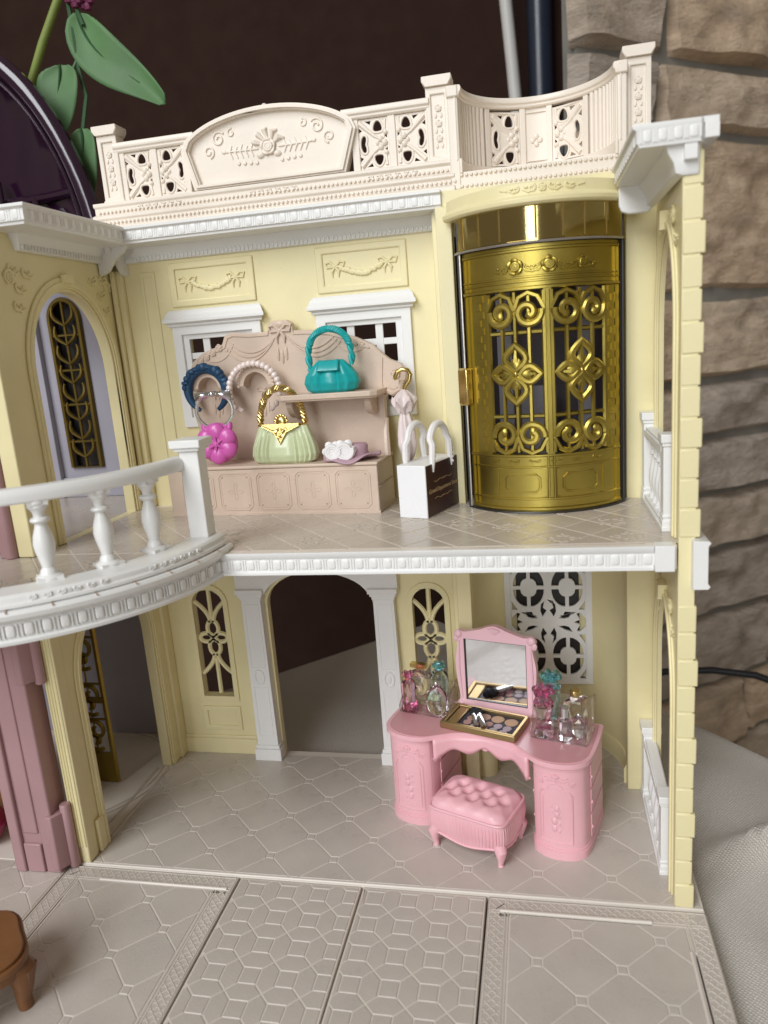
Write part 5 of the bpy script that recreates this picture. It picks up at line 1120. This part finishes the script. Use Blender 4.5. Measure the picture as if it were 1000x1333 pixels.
# parasol hanging on the side scroll
b = thing('parasol', 'folded pale pink parasol hanging from the cabinet by its gold hook', 'parasol', on_cab(12.15, 1.35, 2.0), rad(0))
def pf(u, v):
    pr = [(.05, 0), (.28, .45), (.44, 1.0), (.42, 1.5), (.33, 2.1), (.24, 2.45), (.34, 2.62), (.56, 2.95), (.52, 3.15), (.30, 3.42), (.08, 3.6)]
    i = min(9, int(v * 10)); t = v * 10 - i; r = pr[i][0] + (pr[i + 1][0] - pr[i][0]) * t; z = pr[i][1] + (pr[i + 1][1] - pr[i][1]) * t
    th = 2 * PI * u; r *= 1 + .13 * math.cos(6 * th + z * 1.6 + (1.0 if z > 2.5 else 0)); return (r * math.cos(th), r * math.sin(th), z + (.16 * math.cos(6 * th) if 2.6 < z < 3.2 else 0))
mb = MB(); mb.grid(pf, 48, 40, True); mb.build('canopy', 'parasol_cloth', b)
mb = MB(); mb.tube([(0, 0, -.22), (0, 0, .2)], [.035, .06], 8); mb.tube([(0, 0, 3.4), (.06, 0, 3.7), (.30, 0, 4.0), (.36, 0, 4.25), (.24, 0, 4.46), (0, 0, 4.52), (-.24, 0, 4.42), (-.36, 0, 4.2), (-.33, 0, 4.05)], [.08, .1, .11, .11, .11, .11, .11, .11, .08], 10); mb.build('hook', 'gold_light', b)
# paper bag on the floor
b = thing('shopping_bag', 'small white and burgundy paper shopping bag with rope handles', 'bag', (-11.05, 5.3, 15.0), rad(-19))
mb = MB(); mb.prism([(0, 0), (1.42, 0), (1.42, 3.35), (0, 3.35)], 0.01, 2.4, 'z', ()); o = mb.build('body', 'bag_white', b, bev=0.04)
mb = MB(); mb.box(1.415, 1.44, .06, 3.30, .05, 2.36); mb.box(-.02, .005, .06, 3.30, .05, 2.36); mb.split('side_panel', 'burgundy', b)
mb = MB(facing(0)); mb.tube([(.15, .05, 0), (.72, .62, 0), (1.28, .05, 0)], .018, 4); mb.tube([(.72, .62, 0), (.72, 2.35, 0)], .012, 4); mb.build('fold', 'bag_white', b)
for x in (.05, 1.42):
    mb = MB(); hp = [(x, .75, 2.0), (x, .78, 2.6), (x, .85, 3.2)] + [(x - (.12 if x > 1 else -.12), 1.7 - .82 * math.cos(rad(a)), 3.3 + .75 * math.sin(rad(a))) for a in range(10, 171, 10)] + [(x, 2.55, 3.2), (x, 2.62, 2.6), (x, 2.65, 2.0)]
    mb.tube(hp, [.06, .15] + [.16] * (len(hp) - 4) + [.15, .06], 8)
    for i in range(1, len(hp) - 1):
        for k in range(3): p = Vector(hp[i]).lerp(Vector(hp[i + 1]), k / 3); mb.ball(tuple(p), (.17, .10, .10) if abs(hp[i + 1][2] - hp[i][2]) > abs(hp[i + 1][1] - hp[i][1]) else (.17, .10, .17), 8, 4)
    mb.build('handle', 'rose_white', b)
def text(body, size, loc, parent, mat, shear=.25):
    c = bpy.data.curves.new('lettering', 'FONT'); c.body = body; c.size = size * S; c.extrude = .004 * S; c.shear = shear; c.align_x = 'CENTER'; c.materials.append(MAT[mat])
    o = bpy.data.objects.new('lettering', c); COL.objects.link(o); bpy.context.view_layer.update(); me = bpy.data.meshes.new_from_object(o.evaluated_get(bpy.context.evaluated_depsgraph_get())); bpy.data.objects.remove(o)
    if not me.materials: me.materials.append(MAT[mat])
    o = bpy.data.objects.new('lettering', me); COL.objects.link(o); o.parent = parent; o.location = Vector(loc) * S; o.rotation_euler = (PI / 2, 0, PI / 2); return o
text('Grand Department Store', .285, (1.447, 1.68, 1.08), b, 'print_gold')
mb = MB(lambda a, bb, d: (1.442 + d, a, bb))
for z, s_ in ((1.55, 1), (.82, -1)):
    for t_ in (-1, 1): mb.tube(loop3(bez((1.68 + t_ * .12, z), (1.68 + t_ * .4, z + s_ * .2), (1.68 + t_ * .6, z - s_ * .15), (1.68 + t_ * .9, z + s_ * .05))), .014, 4)
    mb.ball((1.68, z + s_ * .04, 0), (.06, .04, .01), 6, 4)
mb.build('printed_flourish', 'print_gold', b)

# ================================================================== pink vanity on the ground floor
VA = rad(-15.6)
van = thing('vanity_table', 'pink vanity table with two carved pedestals and framed mirror', 'vanity', (-7.75, 3.1, 0.0), VA)
def on_van(x, y, z): c, s_ = math.cos(VA), math.sin(VA); return (-7.75 + x * c - y * s_, 3.1 + x * s_ + y * c, z)
def smooth(pts, n=6):
    out = []
    for i in range(len(pts) - 1):
        p0 = pts[max(i - 1, 0)]; p1 = pts[i]; p2 = pts[i + 1]; p3 = pts[min(i + 2, len(pts) - 1)]
        for k in range(n):
            t = k / n; out.append(tuple(.5 * ((2 * b_) + (-a_ + c_) * t + (2 * a_ - 5 * b_ + 4 * c_ - d_) * t * t + (-a_ + 3 * b_ - 3 * c_ + d_) * t ** 3) for a_, b_, c_, d_ in zip(p0, p1, p2, p3)))
    return out + [pts[-1]]
front = [(4.66, 3.0), (4.68, 1.6), (4.55, .75), (4.05, .22), (3.3, .02), (2.5, .12), (1.85, .55), (1.2, .98), (.4, 1.22), (-.27, 1.28), (-.94, 1.22), (-1.74, .98), (-2.39, .55), (-3.04, .12), (-3.84, .02), (-4.59, .22), (-5.09, .75), (-5.22, 1.6), (-5.2, 3.0)]
fc = smooth(front); top_out = [(4.6, 4.0)] + fc + [(-5.14, 4.0)]
mb = MB(); mb.prism(top_out, 4.52, 4.74, 'z'); vtop = mb.build('top', 'pink', van, bev=0.06)
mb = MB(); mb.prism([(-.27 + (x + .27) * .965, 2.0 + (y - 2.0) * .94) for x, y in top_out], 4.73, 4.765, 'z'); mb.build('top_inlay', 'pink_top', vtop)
ped = [(4.5, 3.85), (4.5, 1.3), (4.38, .72), (3.95, .34), (3.3, .18), (2.7, .26), (2.25, .55), (2.08, 1.0), (2.05, 3.85)]
def ped_poly(k, g): cx, cy = 3.28, 2.1; return [((cx + (x - cx) * (1 + g)) * k + (0 if k > 0 else -.54), cy + (y - cy) * (1 + g * .8)) for x, y in [ped[0]] + smooth(ped[1:8], 5) + [ped[8]]]
def yfront(x):
    pts = [(2.08, 1.0), (2.25, .55), (2.7, .26), (3.3, .18), (3.95, .34), (4.38, .72), (4.5, 1.3)]
    for (a, b_), (c, d) in zip(pts, pts[1:]):
        if a <= x <= c: return b_ + (d - b_) * (x - a) / (c - a)
    return .9
for k in (1, -1):
    mb = MB(); mb.prism(ped_poly(k, 0), .3, 4.53, 'z'); pd = mb.build('pedestal', 'pink', van)
    mb = MB(); mb.prism(ped_poly(k, .055), .0, .40, 'z'); mb.prism(ped_poly(k, .03), .40, .52, 'z'); mb.prism(ped_poly(k, .025), 4.34, 4.53, 'z'); mb.split('plinth', 'pink', pd, bev=0.04)
    mb = MB(); mb.mp = lambda a, bb, d, k=k: ((a if k > 0 else -a - .54), yfront(a) - d, bb)
    pts = [(2.55, .8), (3.95, .8), (3.95, 3.1), (3.8, 3.35), (3.6, 3.4), (3.5, 3.62), (3.25, 3.75), (3.0, 3.62), (2.9, 3.4), (2.7, 3.35), (2.55, 3.1)]
    den = [tuple(Vector((*pts[i], 0)).lerp(Vector((*pts[(i + 1) % len(pts)], 0)), q / 5))[:2] for i in range(len(pts)) for q in range(5)]
    mb.tube(loop3(den, .01), .05, 6, True); mb.tube(loop3([(3.25 + (x - 3.25) * .82, 2.1 + (z - 2.1) * .86) for x, z in den], .005), .03, 5, True)
    for s_ in (-1, 1): flourish(mb, 3.25 + s_ * .1, 3.95, s_, .3, .06); flourish(mb, 3.25 + s_ * .55, 3.7, s_, .2, .05)
    rose(mb, 3.25, 4.0, .16, .02, .5)
    for z in (1.5, 1.85, 2.2, 2.5): mb.ball((3.25 + (.07 if z > 2 else -.07), z, .01), (.14, .2, .06), 8, 4); mb.ball((3.25 - .16, z + .1, .01), (.07, .12, .04), 6, 4); mb.ball((3.25 + .18, z - .1, .01), (.07, .12, .04), 6, 4)
    for x in (2.22, 4.22): 
        for z_ in range(26): mb.ball((x, .65 + z_ * .145, .0), (.05, .06, .05), 6, 4)
    for x in (2.14, 2.32, 4.12, 4.33): mb.tube([(x, .6, .0), (x, 4.3, .0)], .03, 4)
    mb.build('carved_front', 'pink', pd)
    mb = MB(); xo = 4.5 if k > 0 else -5.04; sg = 1 if k > 0 else -1
    for z0 in (.62, 1.85, 3.08):
        mb.box(min(xo, xo + sg * .06), max(xo, xo + sg * .06), 1.35, 3.75, z0, z0 + 1.12)
        mb.ball((xo + sg * .08, 1.35, z0 + .56), (.06, .09, .09), 8, 5)
    mb.split('drawer', 'pink', pd, bev=0.04)
    xi = 2.05 if k > 0 else -2.59
    mb = MB()
    for z0 in (.62, 1.85, 3.08): mb.box(min(xi, xi - sg * .05), max(xi, xi - sg * .05), 1.2, 3.7, z0, z0 + 1.12); mb.ball((xi - sg * .05, 1.25, z0 + .6), (.05, .08, .08), 8, 5)
    mb.split('inner_drawer', 'pink', pd, bev=0.03)
mid = [p for p in fc if -2.65 < p[0] < 2.1][::-1]
def apron(u, v, d=0):
    i = min(len(mid) - 2, int(u * (len(mid) - 1))); t = u * (len(mid) - 1) - i; x = mid[i][0] + (mid[i + 1][0] - mid[i][0]) * t; y = mid[i][1] + (mid[i + 1][1] - mid[i][1]) * t + .14
    q = (x + .27) / 2.33; zb = 3.72 + .16 * math.cos(q * PI * 3) + .22 * (1 - abs(q)) - .12 * (1 if abs(q) > .93 else 0)
    return (x, y + d, 4.54 - v * (4.54 - zb))
mb = MB(); mb.grid(apron, 40, 4); o = mb.build('apron', 'pink', van); md = o.modifiers.new('t', 'SOLIDIFY'); md.thickness = .2 * S
mb = MB(); mb.tube([(apron(u / 40, .93)[0], apron(u / 40, .9)[1] - .05, apron(u / 40, .93)[2]) for u in range(41)], .055, 6); mb.ball((-.27, 1.30, 4.1), (.2, .08, .2), 10, 6); mb.build('apron_bead', 'pink', van)
mb = MB(); mb.box(-2.6, 2.1, 3.7, 3.85, 2.9, 4.5); mb.build('back_rail', 'pink', van)
# mirror, tilted back a little
TL = rad(0.5); MX = -.38
def mirr(a, b_, d): return (MX + a, 3.62 + b_ * math.sin(TL) - d * math.cos(TL), 4.76 + b_ * math.cos(TL) + d * math.sin(TL))
fo = smooth([(-1.72, .05), (0, .02), (1.72, .05), (1.95, .3), (1.86, .7), (1.98, 1.6), (2.02, 2.6), (1.86, 3.5), (2.02, 3.85), (1.8, 4.12), (1.45, 4.08), (.7, 4.28), (.35, 4.42), (0, 4.5), (-.35, 4.42), (-.7, 4.28), (-1.45, 4.08), (-1.8, 4.12), (-2.02, 3.85), (-1.86, 3.5), (-2.02, 2.6), (-1.98, 1.6), (-1.86, .7), (-1.95, .3), (-1.72, .05)], 4)[:-1]
mb = MB(mirr); mb.prism(fo, -.12, .2, 'z', [rect(-1.56, 1.56, .5, 3.72)]); mf = mb.build('mirror_frame', 'pink_frame', van, bev=0.05)
mb = MB(mirr)
for k in range(-3, 4): mb.tube([(0, 4.08, .2), (k * .1, 4.42 - abs(k) * .03, .2)], [.04, .08], 6)
for sx in (-1, 1): mb.ball((sx * 1.82, 3.95, .2), (.22, .22, .12), 10, 6); mb.ball((sx * 1.95, 3.7, .18), (.16, .2, .1), 8, 5); mb.ball((sx * 1.85, .25, .18), (.2, .2, .12), 10, 6); mb.tube([(sx * 1.78, 3.6, .2), (sx * 1.84, 2.2, .22), (sx * 1.75, .6, .2)], .05, 6)
mb.build('frame_ornament', 'pink_frame', mf)
mb = MB(mirr); mb.tube(loop3(rect(-1.54, 1.54, .52, 3.70), .1), .05, 4, True); mb.build('glass_edge', 'dark_trim', mf)
mb = MB(mirr); mb.box(-1.56, 1.56, .5, 3.72, -.05, .07); mb.build('mirror_glass', 'mirror_glass', mf)
mb = MB(); mb.box(MX - 1.7, MX + 1.7, 3.5, 3.9, 4.7, 4.92); mb.build('mirror_foot', 'pink_frame', van, bev=0.05)
# make-up palette and brushes
pal = thing('makeup_palette', 'gold makeup palette with round powder pans before the mirror', 'makeup palette', on_van(-.55, 2.15, 4.77), VA + rad(-3.5))
mb = MB(); mb.prism(rect(-1.88, 1.88, -1.02, 1.02), 0, .34, 'z', [rect(-1.66, 1.66, -.82, .84)]); mb.build('case', 'palette_gold', pal, bev=0.05)
mb = MB(); mb.box(-1.7, 1.7, -.86, .88, .02, .17); mb.build('tray', 'palette_base', pal)
mb = MB(); mb.box(-1.64, -1.12, -.8, .82, .16, .27); mb.build('mirror_strip', 'palette_gold', pal, bev=0.05)
pans = [(-.72, .5, .20), (-.72, .08, .2), (-.74, -.34, .2), (-.16, .38, .30), (.50, .42, .31), (1.2, .36, .32), (-.2, -.2, .2), (.28, -.15, .2), (.74, -.18, .21), (1.22, -.24, .21), (-.3, -.58, .19), (.18, -.58, .2), (.66, -.6, .2), (1.14, -.62, .2)]
for i, (x, y, r) in enumerate(pans):
    MB().lathe([(r, .14), (r, .20), (r * .9, .215), (r * .5, .20)], x, y, 20).build('powder_pan', 'shadow_%d' % [6, 0, 2, 0, 1, 1, 3, 2, 4, 4, 5, 3, 5, 4][i], pal)
for i, (x, y, a, lb) in enumerate(((-.72, .52, -66, 'short makeup brush with black tip lying on the palette, nearer the mirror'), (-.50, .40, -58, 'short makeup brush lying on the palette with silver handle toward the front'))):
    q = on_van(-.55 + x, 2.15 + y, 5.0 + .06 * i); br = thing('makeup_brush', lb, 'brush', (q[0], q[1], 5.0 + .05 * i), VA + rad(a))
    mb = MB(); mb.tube([(-.1, 0, .16), (.12, 0, .16), (.38, 0, .14)], [.15, .25, .16], 14); mb.build('bristles', 'black_bristle', br)
    mb = MB(); mb.tube([(.36, 0, .14), (.5, 0, .13), (.52, 0, .13), (1.35, 0, .09), (1.4, 0, .09)], [.15, .15, .13, .13, .1], 12); mb.build('handle', 'silver', br)
# clear stands
def stand(x0, x1, y0, y1, hb, label):
    t = thing('display_stand', label, 'display stand', on_van((x0 + x1) / 2, y0, 4.77), VA); w_ = (x1 - x0) / 2; d = y1 - y0
    mb = MB(); mb.box(-w_, w_, 0, d, 0, .10); mb.build('base', 'glass_clear', t, bev=0.03)
    mb = MB(); mb.box(-w_ + .15, w_ - .15, d * .5, d, .11, .5); mb.build('step', 'glass_clear', t, bev=0.03)
    for s_ in (-1, 1): mb = MB(); mb.prism([(.05, .11), (d, .11), (d, hb), (d * .55, hb * .8), (.05, .32)], s_ * w_ - .05, s_ * w_ + .05, 'x'); mb.build('side', 'glass_clear', t, bev=0.02)
    mb = MB(); mb.box(-w_ + .07, w_ - .07, d - .08, d, .52, hb * .9); mb.build('back', 'glass_clear', t, bev=0.02)
stand(-5.0, -2.55, 2.05, 3.75, 1.35, 'clear plastic display stand on the left end of the vanity')
stand(1.75, 4.30, 1.75, 3.5, 1.75, 'clear plastic display stand on the right end of the vanity')
def bottle(label, x, y, z, prof, mat, cap=None, capmat=None, n=16, sx=1, sy=1, rz=0, extra=None):
    t = thing('perfume_bottle', label, 'perfume bottle', on_van(x, y, z), VA + rz, group='perfume bottles on the vanity')
    MB().lathe(prof, n=n, sx=sx, sy=sy).build('body', mat, t)
    if cap:
        mb = MB(); cap(mb); mb.build('stopper', capmat, t)
    if extra: extra(t)
    return t
def crown(z, r, n=5):
    def f(mb):
        mb.lathe([(r * .6, z), (r * .8, z + .12), (r * .75, z + .3), (r * .3, z + .34)], n=14)
        for k in range(n): a = 2 * PI * k / n; mb.ball((r * .85 * math.cos(a), r * .85 * math.sin(a), z + .26), r * .42, 8, 5)
    return f
def knob(z, r, h):
    def f(mb): mb.lathe([(r * .8, z), (r, z + .04), (r, z + h - .04), (r * .8, z + h)], n=18)
    return f
def collar(z, r, mat):
    def f(t):
        mb = MB()
        for k in range(7): a = 2 * PI * k / 7; mb.ball((r * math.cos(a), r * math.sin(a), z), .13, 8, 5)
        mb.build('collar', mat, t)
    return f
# left stand
bottle('pink perfume bottle at the front corner of the left stand', -4.55, 2.35, 4.88, [(.34, 0), (.42, .05), (.40, .2), (.36, .9), (.40, 1.25), (.34, 1.45), (.16, 1.55), (.16, 1.65)], 'glass_pink', crown(1.62, .26), 'glass_pink_deep', 8, extra=lambda t: MB().lathe([(.44, .01), (.45, .1), (.40, .18)], n=8).build('foot', 'glass_pink_deep', t))
bottle('round clear perfume bottle with gold bar cap at the back of the left stand', -4.38, 3.3, 5.29, [(.35, 0), (.62, .2), (.72, .62), (.62, 1.05), (.3, 1.25), (.18, 1.3)], 'glass_amber', lambda mb: (mb.lathe([(.14, 1.28), (.14, 1.42)], n=12), mb.box(-.42, .42, -.16, .16, 1.42, 1.62)), 'gold_light', 20, 1, .6)
bottle('pale blue perfume bottle at the back of the left stand', -3.22, 3.2, 5.29, [(.34, 0), (.40, .06), (.46, .8), (.45, 1.2), (.3, 1.45), (.2, 1.5)], 'glass_blue', crown(1.48, .30), 'glass_blue_deep', 10)
bottle('clear fluted perfume bottle at the front of the left stand', -3.05, 2.38, 4.88, [(.34, 0), (.48, .12), (.56, .6), (.50, 1.1), (.25, 1.35), (.2, 1.45)], 'glass_lilac', lambda mb: mb.ball((0, 0, 1.55), (.15, .15, .16), 8, 5), 'silver', 10, 1, .75)
# right stand
bottle('pink waisted perfume bottle at the front corner of the right stand', 2.32, 2.1, 4.88, [(.46, 0), (.48, .06), (.36, .3), (.30, .75), (.36, 1.15), (.46, 1.45), (.3, 1.62), (.2, 1.66)], 'glass_pink', crown(1.9, .42, 6), 'glass_pink_deep', 10, extra=collar(1.62, .34, 'glass_pink_deep'))
bottle('blue perfume bottle with beaded crown at the back of the right stand', 2.42, 3.05, 5.29, [(.36, 0), (.40, .05), (.46, .9), (.44, 1.35), (.3, 1.5), (.2, 1.55)], 'glass_blue', crown(1.78, .42, 6), 'glass_blue_deep', 10, extra=collar(1.56, .34, 'glass_blue_deep'))
bottle('slim clear perfume bottle with silver cap between the pink and square bottles', 3.28, 2.05, 4.88, [(.30, 0), (.32, .05), (.32, .9), (.25, 1.0), (.15, 1.05)], 'glass_lilac', knob(1.04, .22, .5), 'silver', 6)
bottle('square pale perfume bottle with gold cap at the back of the right stand', 3.55, 3.0, 5.29, [(.60, 0), (.66, .05), (.66, .95), (.58, 1.1), (.3, 1.2), (.22, 1.25)], 'glass_amber', knob(1.24, .24, .34), 'gold_light', 4, 1, .7, PI / 4)
bottle('faceted lilac perfume bottle at the right edge of the right stand', 3.86, 2.2, 4.88, [(.16, 0), (.30, .25), (.34, .6), (.26, .95), (.12, 1.1)], 'glass_lilac', lambda mb: mb.ball((0, 0, 1.16), .1, 8, 5), 'silver', 8, 1, .7)
# stool
sto = thing('tufted_stool', 'pink tufted stool with pleated sides in front of the vanity', 'stool', (-9.95, 2.92, 0), rad(-21.5))
def cush(u, v):
    x, y = u * 2 - 1, v * 2 - 1; e = 1 - max(abs(x), abs(y)) ** 6; px, py = 1.62 + 1.86 * x, 1.03 + 1.36 * y
    rr = (abs(x) ** 7 + abs(y) ** 7) ** (1 / 7) if (x or y) else 0; m = max(abs(x), abs(y)); k = m / rr if rr > 1e-6 else 1; px, py = 1.62 + 1.86 * x * k, 1.03 + 1.36 * y * k
    z = 2.0 + .56 * max(0, 1 - m ** 5) ** .6
    for bx, by in [(i * .48, j * .6) for i in (-1, 0, 1) for j in (-.55, .55)] + [(-.72, 0), (-.24, 0), (.24, 0), (.72, 0)]:
        d2 = ((x - bx) * 1.86) ** 2 + ((y - by) * 1.36) ** 2; z -= .17 * math.exp(-d2 / .05) + .05 * math.exp(-d2 / .16)
    z -= .03 * abs(math.sin((x * 1.86 + y * 1.36) * 3.6)) + .03 * abs(math.sin((x * 1.86 - y * 1.36) * 3.6))
    return (px, py, z + .06)
mb = MB(); mb.grid(cush, 56, 44); cu = mb.build('cushion', 'pink', sto)
mb = MB(); 
def skp(n=360):
    pts = []
    for side in range(4):
        for i in range(n // 4):
            t = i / (n // 4) * 2 - 1; pts.append([(t, -1), (1, t), (-t, 1), (-1, -t)][side] + (side, t))
    return pts
SK = skp()
def sk(u, v):
    x, y, side, t = SK[int(round(u * len(SK))) % len(SK)]; rr = (abs(x) ** 9 + abs(y) ** 9) ** (1 / 9); x, y = x / rr, y / rr; L_ = 1.86 if side in (0, 2) else 1.36
    fl = .03 * math.cos(2 * PI * t * L_ / .17) * min(1, 5 * v * (1.06 - v)) * (1 if abs(t) < .93 else 0); bl = .06 * math.sin(PI * v) + fl - .10 * v * v
    ax, ay = x * (1.86 + bl), y * (1.36 + bl); return (1.62 + ax, 1.03 + ay, 2.08 - v * (1.34 + .14 * math.cos(t * PI) * (1 if v > .9 else 0)))
mb.grid(sk, len(SK), 12, True); mb.f.append(tuple(len(mb.v) - len(SK) + i for i in range(len(SK)))); mb.build('pleated_side', 'pink', sto)
mb = MB(); mb.tube([sk(i / 90, 0.0) for i in range(90)], .07, 6, True); mb.tube([(p[0], p[1], p[2] - .02) for p in [sk(i / 90, 1.0) for i in range(90)]], .065, 6, True); mb.build('piping', 'pink', sto)
for x, y in ((.0, -.1), (3.24, -.1), (3.24, 2.16), (0, 2.16)):
    dx, dy = (x - 1.62) * .08, (y - 1.03) * .1
    mb = MB(); mb.tube([(x - dx, y - dy, 1.1), (x + dx * .4, y + dy * .4, .75), (x + dx * .2, y + dy * .2, .4), (x - dx * .2, y - dy * .2, .12), (x, y, .0)], [.30, .27, .17, .12, .14], 12); mb.build('leg', 'pink', sto)
